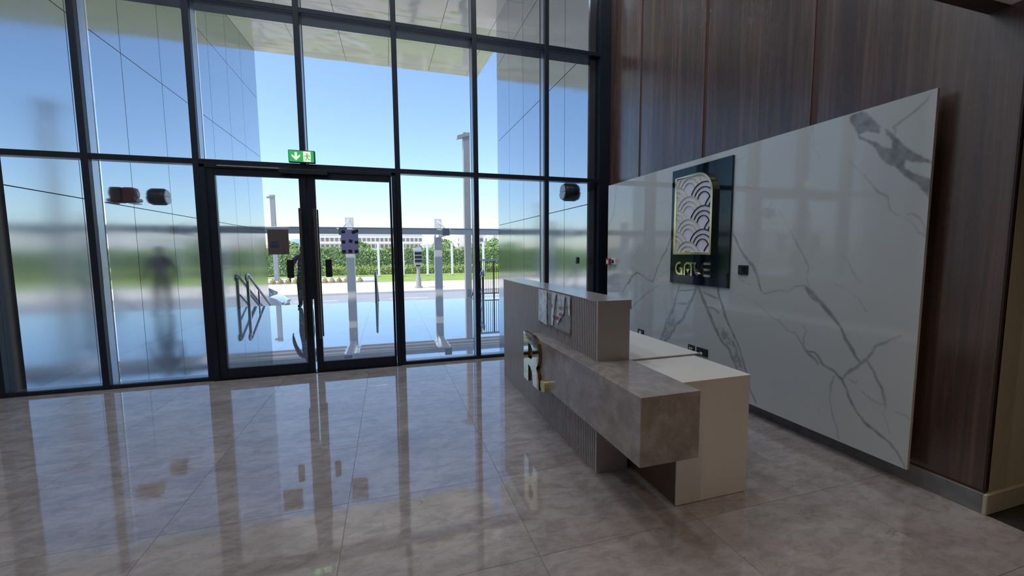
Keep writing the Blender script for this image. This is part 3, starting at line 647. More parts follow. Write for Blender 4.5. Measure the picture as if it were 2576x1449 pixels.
wt = empty('work_table', (1.9, 3.75, 0), 'white topped work table behind the reception counter', 'table')
box('table_top', (1.596, 2.565, 0.746), (2.205, 4.90, 0.780), 'white_laminate', wt); box('edge_band', (1.596, 2.560, 0.746), (2.205, 2.565, 0.779), 'laminate_edge', wt)
box('leg_panel', (1.62, 4.85, 0.0), (2.15, 4.885, 0.746), 'white_laminate', wt); box('leg_panel', (1.5935, 2.60, 0.0), (2.15, 2.63, 0.746), 'brown_board', wt)
sc = empty('side_cabinet', (1.885, 2.3, 0), 'white laminate cabinet at the near end of the desk', 'cabinet')
box('carcass', (1.632, 2.052, 0.010), (2.140, 2.555, 0.752), 'brown_board', sc)
box('front_panel', (1.618, 2.040, 0.004), (2.145, 2.052, 0.752), 'white_laminate', sc); box('top_panel', (1.618, 2.040, 0.752), (2.152, 2.556, 0.768), 'white_laminate', sc, 0.001)
box('side_panel', (1.618, 2.0525, 0.0), (1.631, 2.555, 0.752), 'brown_board', sc); box('hinge', (2.140, 2.07, 0.655), (2.150, 2.09, 0.664), 'plastic_black', sc)

# downlights of the low ceiling (light sources of the room)
for k, (x, y) in enumerate(((-2.2, 0.6), (0.4, 0.6), (2.4, 0.3), (-2.2, -1.6), (0.4, -1.6), (2.4, -1.6))):
    e = empty('ceiling_downlight', (x, y, 2.87), 'round recessed downlight in the low white ceiling', 'downlight', 'downlights of the low ceiling')
    mb = MB(); lathe(mb, (x, y, 2.855), [(0.085, 0.0), (0.085, 0.015), (0.062, 0.015), (0.062, 0.0)], 24); mb.build('ring', 'white_paint', e)
    mb = MB(); cyl(mb, (x, y, 2.860), (x, y, 2.869), 0.06, 20); mb.build('lens', 'lamp_glow', e)
    ld = bpy.data.lights.new('downlight', 'SPOT'); ld.energy = 42; ld.color = (1.0, 0.80, 0.58); ld.spot_size = math.radians(120); ld.spot_blend = 0.8; ld.shadow_soft_size = 0.06
    lo = bpy.data.objects.new('downlight_lamp', ld); lo.location = (x, y, 2.85); link(lo, e)

# unseen fill lamps added in the high ceiling to brighten the lobby
for k, (x, y) in enumerate(((-2.6, 3.2), (-0.4, 3.2), (1.8, 3.2), (-2.6, 4.8), (-0.4, 4.8), (1.8, 4.8))):
    e = empty('ceiling_fill_lamp', (x, y, 7.2), 'unseen square fill lamp added in the high ceiling', 'fill lamp', 'fill lamps added in the high ceiling')
    box('frame', (x-0.32, y-0.32, 7.17), (x+0.32, y+0.32, 7.2), 'white_paint', e); box('diffuser', (x-0.29, y-0.29, 7.163), (x+0.29, y+0.29, 7.17), 'fill_glow', e)
    ld = bpy.data.lights.new('fill_lamp', 'AREA'); ld.energy = FILL_W; ld.color = (0.80, 0.90, 1.0); ld.shape = 'SQUARE'; ld.size = 0.55
    lo = bpy.data.objects.new('fill_lamp', ld); lo.location = (x, y, 7.15); link(lo, e)

# ------------------------------------------------------------------ canopy and cladding outside
XL, XR_ = -3.93, 2.985; SY0, SZ0, SS = 16.385, 8.089, 0.0722
def sz(y): return SZ0+SS*(y-SY0)
wl = empty('wall_outer_left', (XL, 11, 0), 'polished metal clad wall left of the terrace', kind='structure')
box('backing', (-4.30, YG+0.19, ZS), (XL-0.03, 16.36, 8.4), 'joint_dark', wl)
yj = [YG+0.19, 7.36, 8.59, 9.88, 11.08, 12.30, 13.58, 14.80, 16.37]; zj = [ZS, 2.29, 4.70, 6.58, 7.35]
for i in range(8):
    for j in range(4):
        zt = zj[j+1] if j < 3 else 8.3
        box('cladding_panel', (XL-0.03, yj[i]+0.006, zj[j]+0.006), (XL, yj[i+1]-0.006, zt-0.006), 'cladding_metal', wl)
wo = empty('wall_outer_right', (XR_, 8.8, 0), 'polished metal clad wall right of the terrace', kind='structure')
box('backing', (XR_+0.03, YG+0.13, ZS), (3.36, 11.60, 8.2), 'joint_dark', wo)
yr = [YG+0.13, 6.95, 8.21, 9.28, 10.42, 11.62]; zr = [ZS, 2.262, 4.535, 6.5, 8.2]
for i in range(5):
    for j in range(4):
        box('cladding_panel', (XR_, yr[i]+0.006, zr[j]+0.006), (XR_+0.03, yr[i+1]-0.006, zr[j+1]-0.006), 'cladding_metal', wo)
cs = empty('ceiling_canopy', (0, 11, 7.7), 'pale metal panel soffit of the entrance canopy', kind='structure')
def slab(x0, x1, y0, y1, t0, t1, name, m):
    MB().add([(x0, y0, sz(y0)+t0), (x1, y0, sz(y0)+t0), (x1, y1, sz(y1)+t0), (x0, y1, sz(y1)+t0), (x0, y0, sz(y0)+t1), (x1, y0, sz(y0)+t1), (x1, y1, sz(y1)+t1), (x0, y1, sz(y1)+t1)],
             [(0, 3, 2, 1), (4, 5, 6, 7), (0, 1, 5, 4), (1, 2, 6, 5), (2, 3, 7, 6), (3, 0, 4, 7)]).build(name, m, cs)
slab(XL, 3.45, YG, SY0, 0.03, 0.5, 'slab', 'joint_dark')
sxs = [XL, -2.535, -1.15, 0.237, 1.622, 3.0, 3.45]; sys_ = [YG+0.01, 7.2, 8.88, 10.56, 12.26, 13.94, 15.87, SY0]
for i in range(6):
    for j in range(7): slab(sxs[i]+0.006, sxs[i+1]-0.006, sys_[j]+0.006, sys_[j+1]-0.006, 0, 0.03, 'soffit_panel', 'soffit_metal')
setp(box('wall_facade_upper', (-12, YG+0.12, 7.3), (12, YG+0.5, 14), 'cladding_metal'), 'upper facade above the canopy', kind='structure')
setp(box('wall_facade_left', (-14, YG+0.3, ZS), (-4.31, YG+0.6, 14), 'cladding_metal'), 'facade left of the entrance', kind='structure')
setp(box('wall_facade_right', (3.37, YG+0.3, ZS), (14, YG+0.6, 14), 'cladding_metal'), 'facade right of the entrance', kind='structure')

# fixtures on the outer walls
def round_light(x, s, y, z, label):
    e = empty('wall_light', (x, y, z), label, 'wall light', 'outdoor wall lights')
    mb = MB(); lathe(mb, (x, y, z), [(0.150, 0.0), (0.150, s*0.09), (0.130, s*0.125), (0.09, s*0.135)], 32, 'x'); o = mb.build('body', 'plastic_black', e); smooth_by_angle(o)
    pts = [(y+0.118*math.cos(a), z-0.008+0.118*math.sin(a)) for a in np.linspace(math.pi, 2*math.pi, 18)]
    MB().prism(pts, 'x', x+s*0.125, x+s*0.145).build('diffuser', 'plastic_white', e)
    pts = [(y+0.115*math.cos(a), z+0.008+0.115*math.sin(a)) for a in np.linspace(0, math.pi, 18)]
    MB().prism(pts, 'x', x+s*0.125, x+s*0.138).build('visor', 'diffuser_grey', e)
round_light(XL, 1, 9.42, 2.56, 'round black outdoor wall light on the left metal wall')
round_light(XR_, -1, 6.715, 2.535, 'round black outdoor wall light on the right metal wall')
sr = empty('alarm_siren', (XL, 8.34, 2.45), 'dark red alarm siren box on the left metal wall', 'siren')
mb = MB(); mb.box((XL, 8.26, 2.335), (XL+0.16, 8.44, 2.575)); mb.build('body', 'siren_red', sr, 0.03, seg=3)
mb = MB(); lathe(mb, (XL+0.16, 8.35, 2.48), [(0.07, 0), (0.07, 0.012), (0.04, 0.025)], 24, 'x'); mb.build('horn', 'lens_red', sr)
mb = MB(); lathe(mb, (XL+0.16, 8.35, 2.375), [(0.03, 0), (0.03, 0.05), (0.018, 0.07)], 16, 'x'); mb.build('strobe', 'plastic_white', sr); box('bracket', (XL+0.10, 8.24, 2.320), (XL+0.19, 8.42, 2.334), 'plastic_white', sr)
wd = empty('wall_sensor', (XR_, 6.395, 1.388), 'small dark oval access reader on the right metal wall', 'reader')
box('body', (XR_-0.028, 6.362, 1.333), (XR_-0.0005, 6.428, 1.443), 'plastic_black', wd, 0.014, seg=3); box('pad', (XR_-0.031, 6.378, 1.385), (XR_-0.028, 6.412, 1.425), 'diffuser_grey', wd)

# ------------------------------------------------------------------ terrace, stairs, street
te = empty('terrace', (0, 10, 0), 'polished blue grey tiled terrace in front of the entrance', kind='structure')
box('bedding', (XL, YG+0.1, ZS), (6.5, 13.80, -0.022), 'joint_dark', te)
txs = [XL] + [-2.9+1.2*k for k in range(0, 8)] + [6.5]; tys = [YG+0.10] + [7.3+1.3*k for k in range(0, 5)] + [13.82]; proto = {}
for i in range(len(txs)-1):
    for j in range(len(tys)-1):
        w, d = txs[i+1]-txs[i]-0.002, tys[j+1]-tys[j]-0.002; key = (round(w, 3), round(d, 3)); cx, cy = (txs[i]+txs[i+1])/2, (tys[j]+tys[j+1])/2
        if key not in proto: proto[key] = box('terrace_tile', (cx-w/2, cy-d/2, -0.022), (cx+w/2, cy+d/2, -0.002), 'terrace_tile', te)
        else: twin(proto[key], (cx, cy, -0.012), te)
stp = empty('stairs', (0, 15, ZS), 'entrance steps down from the terrace to the street', kind='structure')
nst = 7
for k in range(nst):
    z1 = -0.02-(k+1)*(-ZS-0.02)/(nst+1); box('step', (XL, 13.80+0.31*k, ZS), (6.5, 13.80+0.31*(k+1), z1), 'terrace_tile', stp)
setp(box('ground', (-160, 13.8, ZS-0.5), (200, 420, ZS-0.02), 'sand'), 'sandy ground beyond the street', kind='structure')
setp(box('ground_side', (-160, -40, ZS-0.5), (200, 13.8, ZS-0.04), 'path_grey'), 'paved ground around the building', kind='structure')
road = setp(box('road', (-160, 15.9, ZS-0.1), (200, 28.9, ZS), 'asphalt'), 'grey asphalt street in front of the building', kind='structure')
rm = empty('trim_3', (0, 25.8, ZS), 'white lane dashes painted on the street', kind='structure'); d0 = None
for k in range(-12, 20):
    if d0 is None: d0 = box('lane_dash', (k*5.0, 25.72, ZS), (k*5.0+2.2, 25.86, ZS+0.005), 'road_paint', rm)
    else: twin(d0, (k*5.0+1.1, 25.79, ZS+0.0025), rm)
setp(box('kerb', (-160, 28.9, ZS-0.1), (200, 29.2, ZS+0.15), 'kerb_stone', bevel=0.02), 'pale stone kerb on the far side of the street', kind='structure')
ZP = ZS+0.14
setp(box('sidewalk', (-160, 29.2, ZS-0.1), (200, 38.0, ZP), 'pavers'), 'beige and pink paved sidewalk across the street', kind='structure')
setp(setp(box('lawn', (-1.2, 38.0, ZS-0.1), (120, 50.0, ZP+0.02), 'lawn'), 'bright green lawn strip behind the sidewalk', 'lawn', kind='stuff'), kind='stuff')
setp(box('path', (-120, 40.6, ZS-0.1), (-1.2, 46.4, ZP+0.02), 'path_grey'), 'grey garden path left of the lawn', kind='structure')
setp(box('lawn', (-120, 46.4, ZS-0.1), (-1.2, 50.0, ZP+0.02), 'lawn'), 'narrow green lawn strip behind the garden path', 'lawn', kind='stuff')

# handrails
def handrail(x, y, label, lower=True):
    e = empty('handrail', (x, y, 0), label, 'handrail', 'stainless steel stair handrails')
    m_ = MB(); m_.bar((x, y, -0.002), (x, y, 0.84), 0.07); m_.build('post', 'stainless', e, 0.006)
    lp = [(x, y+0.02, 0.77), (x, y-0.03, 0.765)] + [(x, y-0.06+0.075*math.cos(a), 0.845+0.08*math.sin(a)) for a in np.linspace(math.pi*1.4, math.pi*0.5, 9)]
    sl_ = -0.52
    m_ = MB(); m_.tube(lp+[(x, y+0.04, 0.925), (x, y+2.35, 0.915+sl_*2.3)], 0.034, 10); o = m_.build('top_rail', 'stainless', e); smooth_by_angle(o)
    m_ = MB(); m_.tube([(x, y, 0.42), (x, y+2.25, 0.42+sl_*2.25)], 0.024, 8); m_.build('middle_rail', 'stainless', e)
    y2 = y+2.25; m_ = MB(); m_.bar((x, y2, ZS), (x, y2, 0.915+sl_*2.28), 0.045); m_.build('post', 'stainless', e)
    y3 = y+1.0; m_ = MB(); m_.bar((x, y3, -0.02-(int((y3-13.8)/0.31)+1)*0.1475), (x, y3, 0.89+sl_*1.0), 0.04); m_.build('post', 'stainless', e)
    m_ = MB(); lathe(m_, (x, y, -0.004), [(0.05, 0), (0.05, 0.012), (0.03, 0.014)], 16); m_.build('base_plate', 'stainless', e)
handrail(-3.80, 13.70, 'stainless stair handrail beside the left metal wall'); handrail(-0.378, 13.70, 'stainless stair handrail in the middle of the steps'); handrail(2.83, 13.05, 'stainless stair handrail near the railing fence on the right')
fe = empty('railing_fence', (4.4, 14.0, 0), 'steel railing fence with thin vertical bars right of the steps', 'fence')
box('top_rail', (2.93, 13.97, 1.215), (6.4, 14.03, 1.275), 'white_steel', fe); box('bottom_rail', (2.93, 13.985, 0.10), (6.4, 14.015, 0.135), 'lamp_pole_grey', fe)
b0 = None
for k in range(47):
    x = 3.0+0.072*k
    if b0 is None: b0 = box('bar', (x-0.008, 13.992, 0.135), (x+0.008, 14.008, 1.215), 'plastic_black', fe)
    else: twin(b0, (x, 14.0, 0.675), fe)
for x in (2.95, 3.42, 4.6, 5.8): box('post', (x-0.022, 13.978, -0.15), (x+0.022, 14.022, 1.215), 'plastic_black', fe)

# shade frame over the street side lane
sf = empty('shade_frame', (0.3, 18.8, ZS), 'white steel carport frame with cantilever arms across the entrance', 'frame')
box('beam', (-9.0, 16.32, 2.185), (9.5, 16.50, 2.355), 'white_steel', sf)
for x in (-5.03, -1.465, 2.10, 5.66):
    box('post', (x-0.16, 18.65, ZS), (x+0.16, 18.95, 2.95), 'white_steel', sf, 0.01)
    m_ = MB(); m_.bar((x, 18.7, 2.25), (x, 16.05, 2.27), 0.19, 0.24); a_ = m_.build('arm', 'white_steel', sf)
    box('end_cap', (x-0.13, 16.0, 2.135), (x+0.13, 16.05, 2.40), 'lamp_pole_grey', a_)  # grey colour stands for the shade on the white arm's front end
    m_ = MB(); m_.tube([(x, 18.66, 2.85), (x, 16.4, 2.42)], 0.018, 8); m_.build('tie_rod', 'white_steel', sf)

for a_, b_ in ((-8.9, -5.30), (-4.76, -1.74), (-1.19, 1.83), (2.37, 5.39), (5.93, 9.4)):
    for k in range(7): box('roof_slat', (a_, 16.52+0.33*k, 2.372), (b_, 16.52+0.33*k+0.27, 2.40), 'white_steel' if k % 2 else 'lamp_pole_grey', sf)
    for yy in (16.7, 18.55): box('purlin', (a_-0.3, yy, 2.40), (b_+0.3, yy+0.06, 2.44), 'white_steel', sf)

# street lamps
def lamp(x, y, zb, zt, w, arm, label):
    e = empty('street_lamp', (x, y, zb), label, 'street lamp')
    box('base_plate', (x-w*1.1, y-w*1.1, zb), (x+w*1.1, y+w*1.1, zb+0.06), 'lamp_pole_grey', e)
    box('pole', (x-w/2, y-w/2, zb+0.06), (x+w/2, y+w/2, zt), 'lamp_pole_grey', e, 0.01)
    m_ = MB(); m_.add([(x-arm, y-w*0.6, zt-0.03-arm*0.35), (x+w/2, y-w*0.6, zt), (x+w/2, y+w*0.6, zt), (x-arm, y+w*0.6, zt-0.03-arm*0.35), (x-arm, y-w*0.6, zt-0.15-arm*0.35), (x+w/2, y-w*0.6, zt-0.16), (x+w/2, y+w*0.6, zt-0.16), (x-arm, y+w*0.6, zt-0.15-arm*0.35)], [(0, 1, 2, 3), (7, 6, 5, 4), (0, 4, 5, 1), (1, 5, 6, 2), (2, 6, 7, 3), (3, 7, 4, 0)]); m_.build('lamp_head', 'lamp_pole_grey', e)
    box('access_hatch', (x-w*0.25, y-w/2-0.01, zb+0.6), (x+w*0.25, y-w/2, zb+0.95), 'stainless', e)
    return e
lamp(3.63, 20.0, ZS, 7.0, 0.30, 0.42, 'tall pale square street lamp near the right mullion')
p = ony(691, 600, 43.0); lamp(p[0], 43.0, ZP, 6.6, 0.36, 0.42, 'grey street lamp in front of the hedge on the left')

# louvred totem across the street
p = ony(1053, 700, 31.0); tx = p[0]; tt_ = empty('totem_light', (tx, 31.0, ZP), 'grey louvred totem light standing on the sidewalk', 'totem')
mb = MB(); lathe(mb, (tx, 31, ZP), [(0.27, 0), (0.27, 0.12), (0.22, 0.14)], 24); mb.build('base', 'lamp_pole_grey', tt_)
mb = MB(); lathe(mb, (tx, 31, ZP), [(0.185, 0.14), (0.185, 0.62), (0.12, 0.86), (0.12, 1.55)], 20); o = mb.build('column', 'lamp_pole_grey', tt_); smooth_by_angle(o)
box('neck', (tx-0.15, 30.85, ZP+1.55), (tx+0.15, 31.15, ZP+1.66), 'plastic_black', tt_)
box('head', (tx-0.28, 30.75, ZP+1.66), (tx+0.28, 31.25, ZP+2.68), 'lamp_pole_grey', tt_, 0.02)
for k in range(3): box('louvre', (tx-0.24, 30.735, ZP+1.84+0.27*k), (tx+0.24, 30.75, ZP+2.02+0.27*k), 'plastic_black', tt_)
mb = MB(); mb.add([(tx-0.3, 30.8, ZP+2.68), (tx+0.26, 30.8, ZP+2.68), (tx+0.26, 31.2, ZP+2.68), (tx-0.3, 31.2, ZP+2.68), (tx-0.3, 30.8, ZP+2.86), (tx+0.2, 30.8, ZP+2.92), (tx+0.2, 31.2, ZP+2.92), (tx-0.3, 31.2, ZP+2.86)], [(0, 3, 2, 1), (4, 5, 6, 7), (0, 1, 5, 4), (1, 2, 6, 5), (2, 3, 7, 6), (3, 0, 4, 7)]); mb.build('cap', 'diffuser_grey', tt_)

# white poles in the hedge
pp = None; where = ['left of the right shade post', 'beside the totem light', 'right of the right shade post', 'behind the tall square lamp', 'between the two shade posts']
for px, wh in ((952, where[4]), (1014, where[1]), (1075, where[0]), (1137, where[2]), (1216, where[3])):
    q = ony(px, 640, 46.0)
    e = empty('garden_pole', (q[0], 46, ZP+0.021), 'slim white pole in front of the hedge, ' + wh, 'pole', 'white poles along the hedge')
    box('shaft', (q[0]-0.11, 45.89, ZP+0.10), (q[0]+0.11, 46.11, 2.42), 'white_steel', e, 0.02); box('foot', (q[0]-0.18, 45.82, ZP+0.021), (q[0]+0.18, 46.18, ZP+0.10), 'lamp_pole_grey', e)

# ------------------------------------------------------------------ planting
def leaves(n, sampler, size, name, m, parent):
    vs = np.zeros((n, 4, 3)); P, N = sampler(n)
    a = RNG.normal(size=(n, 3)); a += N*0.0; t1 = np.cross(N+0.7*RNG.normal(size=(n, 3)), a); t1 /= np.linalg.norm(t1, axis=1)[:, None]
    nn = N+0.8*RNG.normal(size=(n, 3)); t2 = np.cross(nn, t1); t2 /= np.linalg.norm(t2, axis=1)[:, None]; s = size*(0.6+0.8*RNG.random((n, 1)))
    vs[:, 0] = P-t1*s; vs[:, 1] = P-t2*s*0.6; vs[:, 2] = P+t1*s; vs[:, 3] = P+t2*s*0.6
    mb = MB(); mb.v = [tuple(p) for p in vs.reshape(-1, 3)]; mb.f = [(4*i, 4*i+1, 4*i+2, 4*i+3) for i in range(n)]; mb.mi = [0]*n
    o = mb.build(name, m, parent, fix=False); o['kind'] = 'stuff'; return o
def hedge(name, x0, x1, y0, y1, z0, z1, label, lm, n, size, wob, lx0, lx1):
    e = empty(name, ((x0+x1)/2, y0, z0), label, 'hedge')
    mb = MB(); nx = int((x1-x0)/0.5); prof = [(y0, z0), (y0-0.05, z0+(z1-z0)*0.4), (y0, z0+(z1-z0)*0.85), (y0+0.35, z1), ((y0+y1)/2, z1), (y1, z1-0.2), (y1, z0)]
    vs = []; k = len(prof)
    for i in range(nx+1):
        x = x0+(x1-x0)*i/nx; h = wob*(math.sin(x*0.7)+math.sin(x*1.9+1)*0.6+random.uniform(-.6, .6))
        for (y, z) in prof:
            f = max(0, (z-z0)/(z1-z0)); vs.append((x+random.uniform(-.08, .08), y+random.uniform(-.12, .12), z+(h+random.uniform(-.12, .12))*f))
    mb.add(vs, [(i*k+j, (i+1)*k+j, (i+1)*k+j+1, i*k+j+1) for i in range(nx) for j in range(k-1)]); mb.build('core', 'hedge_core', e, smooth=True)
    def smp(n):
        X = RNG.uniform(lx0, lx1, n); u = RNG.random(n); H = z1-z0; P = np.zeros((n, 3)); N = np.zeros((n, 3)); P[:, 0] = X
        w = wob*(np.sin(X*0.7)+np.sin(X*1.9+1)*0.6)
        front = u < 0.7; P[front, 1] = y0-0.05+RNG.normal(0, .10, front.sum()); P[front, 2] = z0+H*RNG.random(front.sum())*1.04; N[front, 1] = -1
        t_ = ~front; P[t_, 1] = RNG.uniform(y0, y1, t_.sum()); P[t_, 2] = z1+RNG.normal(0.03, .10, t_.sum()); N[t_, 2] = 1
        P[:, 2] += w*((P[:, 2]-z0)/H); return P, N
    leaves(n, smp, size, 'foliage', lm, e)
hedge('tall_hedge', -40, 75, 54.0, 56.2, ZP, 1.75, 'tall dense green hedge behind the lawn', 'hedge_leaf', 60000, 0.12, 0.10, -18, 60)
hedge('low_hedge', -6.6, 70, 50.5, 51.6, ZP, -0.22, 'low trimmed light green hedge in front of the tall one', 'low_hedge_leaf', 26000, 0.085, 0.04, -6.6, 50)
bl = None
def bush(x, y, i):
    global bl
    e = empty('round_bush', (x, y, ZP), 'small domed yellow green bush in the row behind the sidewalk', 'bush', 'domed bushes behind the sidewalk')
    if bl is None:
        mb = MB(); lathe(mb, (x, y, ZP), [(0.16, 0), (0.20, 0.08), (0.17, 0.18), (0.10, 0.30), (0.02, 0.38)], 12); c_ = mb.build('core', 'bush_leaf', e, smooth=True)
        def smp(n):
            a = RNG.uniform(0, 2*math.pi, n); h_ = RNG.random(n); r_ = 0.225*(1-h_**1.6)+0.01; N = np.stack([np.cos(a), np.sin(a), h_], 1)
            return np.stack([x+r_*np.cos(a), y+r_*np.sin(a), ZP+0.40*h_], 1), N
        l_ = leaves(420, smp, 0.045, 'foliage', 'bush_leaf', e); bl = (c_, l_, (x, y))
    else:
        for o in bl[:2]:
            w = wcenter(o); c2 = o.copy(); c2.parent = None; c2.location = (w.x+x-bl[2][0], w.y+y-bl[2][1], w.z); link(c2, e)
for k in range(20): bush(-13.0+0.56*k, 39.2, k)

def tree(x, y, z0, h, r, label, n=900):
    e = empty('garden_tree', (x, y, z0), label, 'tree', 'small trees beyond the hedge')
    m_ = MB(); m_.tube([(x, y, z0), (x+0.1, y, z0+h*0.5), (x, y, z0+h*0.8)], 0.15, 8, rs=[0.16, 0.12, 0.06]); m_.build('trunk', 'trunk', e)
    def smp(n):
        d = RNG.normal(size=(n, 3)); d /= np.linalg.norm(d, axis=1)[:, None]; rr = r*(0.7+0.35*RNG.random((n, 1)))
        P = d*rr*np.array([1.1, 1, 0.8])+np.array([x, y, z0+h-r*0.6]); return P, d
    leaves(n, smp, 0.26, 'crown', 'hedge_leaf', e)
for k, (px, y, h_, r_) in enumerate(((905, 75, 3.9, 1.6), (722, 70, 3.9, 1.5), (1115, 78, 4.4, 1.8), (1245, 75, 4.4, 1.7))):
    q = ony(px, 640, y); tree(q[0], y, ZP, h_, r_, ['small tree below the long pale building', 'small tree at the left end of the hedge', 'small tree right of the totem light', 'small tree below the stepped building'][k])

# hill and buildings far away
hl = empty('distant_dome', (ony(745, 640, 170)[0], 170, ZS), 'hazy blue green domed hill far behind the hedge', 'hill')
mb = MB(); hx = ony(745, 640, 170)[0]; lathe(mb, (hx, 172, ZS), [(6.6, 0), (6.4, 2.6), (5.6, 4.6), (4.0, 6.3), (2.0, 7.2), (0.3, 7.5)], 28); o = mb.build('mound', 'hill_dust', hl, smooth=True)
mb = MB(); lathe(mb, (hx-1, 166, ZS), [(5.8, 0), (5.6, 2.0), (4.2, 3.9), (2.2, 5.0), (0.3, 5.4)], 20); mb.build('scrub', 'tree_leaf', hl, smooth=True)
def far_building(name, px0, px1, Y, ztop, floors, label, nwin, depth=14, pink=True, fh=3.15):
    x0, x1 = ony(px0, 620, Y)[0], ony(px1, 620, Y)[0]; e = empty(name, ((x0+x1)/2, Y, ZS), label, 'building')
    box('wall', (x0, Y, ZS), (x1, Y+depth, ztop), 'building_white', e); box('parapet', (x0-0.3, Y-0.4, ztop-0.5), (x1+0.3, Y+depth, ztop+0.15), 'building_white', e)
    proto = None; ww = (x1-x0)/nwin
    for fI in range(floors):
        zc = ztop-4.15-fh*fI; box('ledge', (x0-0.2, Y-1.2, zc-fh*0.56), (x1+0.2, Y, zc-fh*0.44), 'shade_white', e)
        if pink: box('window_band', (x0+0.3, Y-0.10, zc-fh*0.30), (x1-0.3, Y, zc+fh*0.28), 'building_pink', e)
        for k in range(nwin):
            xc = x0+ww*(k+0.5)
            if proto is None: proto = box('window', (xc-ww*0.31, Y-0.16, zc-fh*0.28), (xc+ww*0.31, Y-0.02, zc+fh*0.26), 'window_glass_far', e)
            else: twin(proto, (xc, Y-0.09, zc-fh*0.01), e)
    return e, x0, x1
far_building('office_block', 770, 1063, 220, 11.5, 4, 'long pale three storey building across the street', 26)
e, x0, x1 = far_building('apartment_block', 1150, 1300, 220, 11.6, 4, 'stepped pale building with tower bays at the right', 9, pink=False)
for k in range(4): box('bay', (x0+1.0+k*7.4, 218.6, ZS), (x0+4.2+k*7.4, 220, 12.2), 'shade_white', e)
box('red_roof', (x0-2, 215.5, 2.9), (x1, 217.4, 4.0), 'roof_red', e)
for k, (a, b, Y, zt, lab) in enumerate(((1066, 1100, 120, 3.3, 'low white house right of the long pale building'), (1106, 1155, 125, 2.7, 'low white flat roofed house below the stepped building'), (640, 700, 130, 3.4, 'low white house behind the left lamp'))):
    x0, x1 = ony(a, 620, Y)[0], ony(b, 620, Y)[0]; e = empty('low_house', ((x0+x1)/2, Y, ZS), lab, 'house'); box('wall', (x0, Y, ZS), (x1, Y+8, zt), 'shade_white', e); box('roof_slab', (x0-0.4, Y-0.6, zt), (x1+0.4, Y+8, zt+0.25), 'building_white', e)
    for j in range(3): xc = x0+(x1-x0)*(j+0.5)/3; box('window', (xc-0.5, Y-0.05, zt-1.9), (xc+0.5, Y+0.02, zt-0.8), 'window_glass_far', e)
for k, x in enumerate((48, 70, 95, 125)):
    e = empty('villa', (x, 140, ZS), ['pale villa far to the right, nearest', 'pale villa far to the right, second', 'pale villa far to the right, third', 'pale villa far to the right, farthest'][k], 'house')
    box('wall', (x-8, 140, ZS), (x+8, 152, 6+k % 2*2), 'building_white', e); box('roof_slab', (x-8.4, 139.5, 6+k % 2*2), (x+8.4, 152, 6.4+k % 2*2), 'shade_white', e)

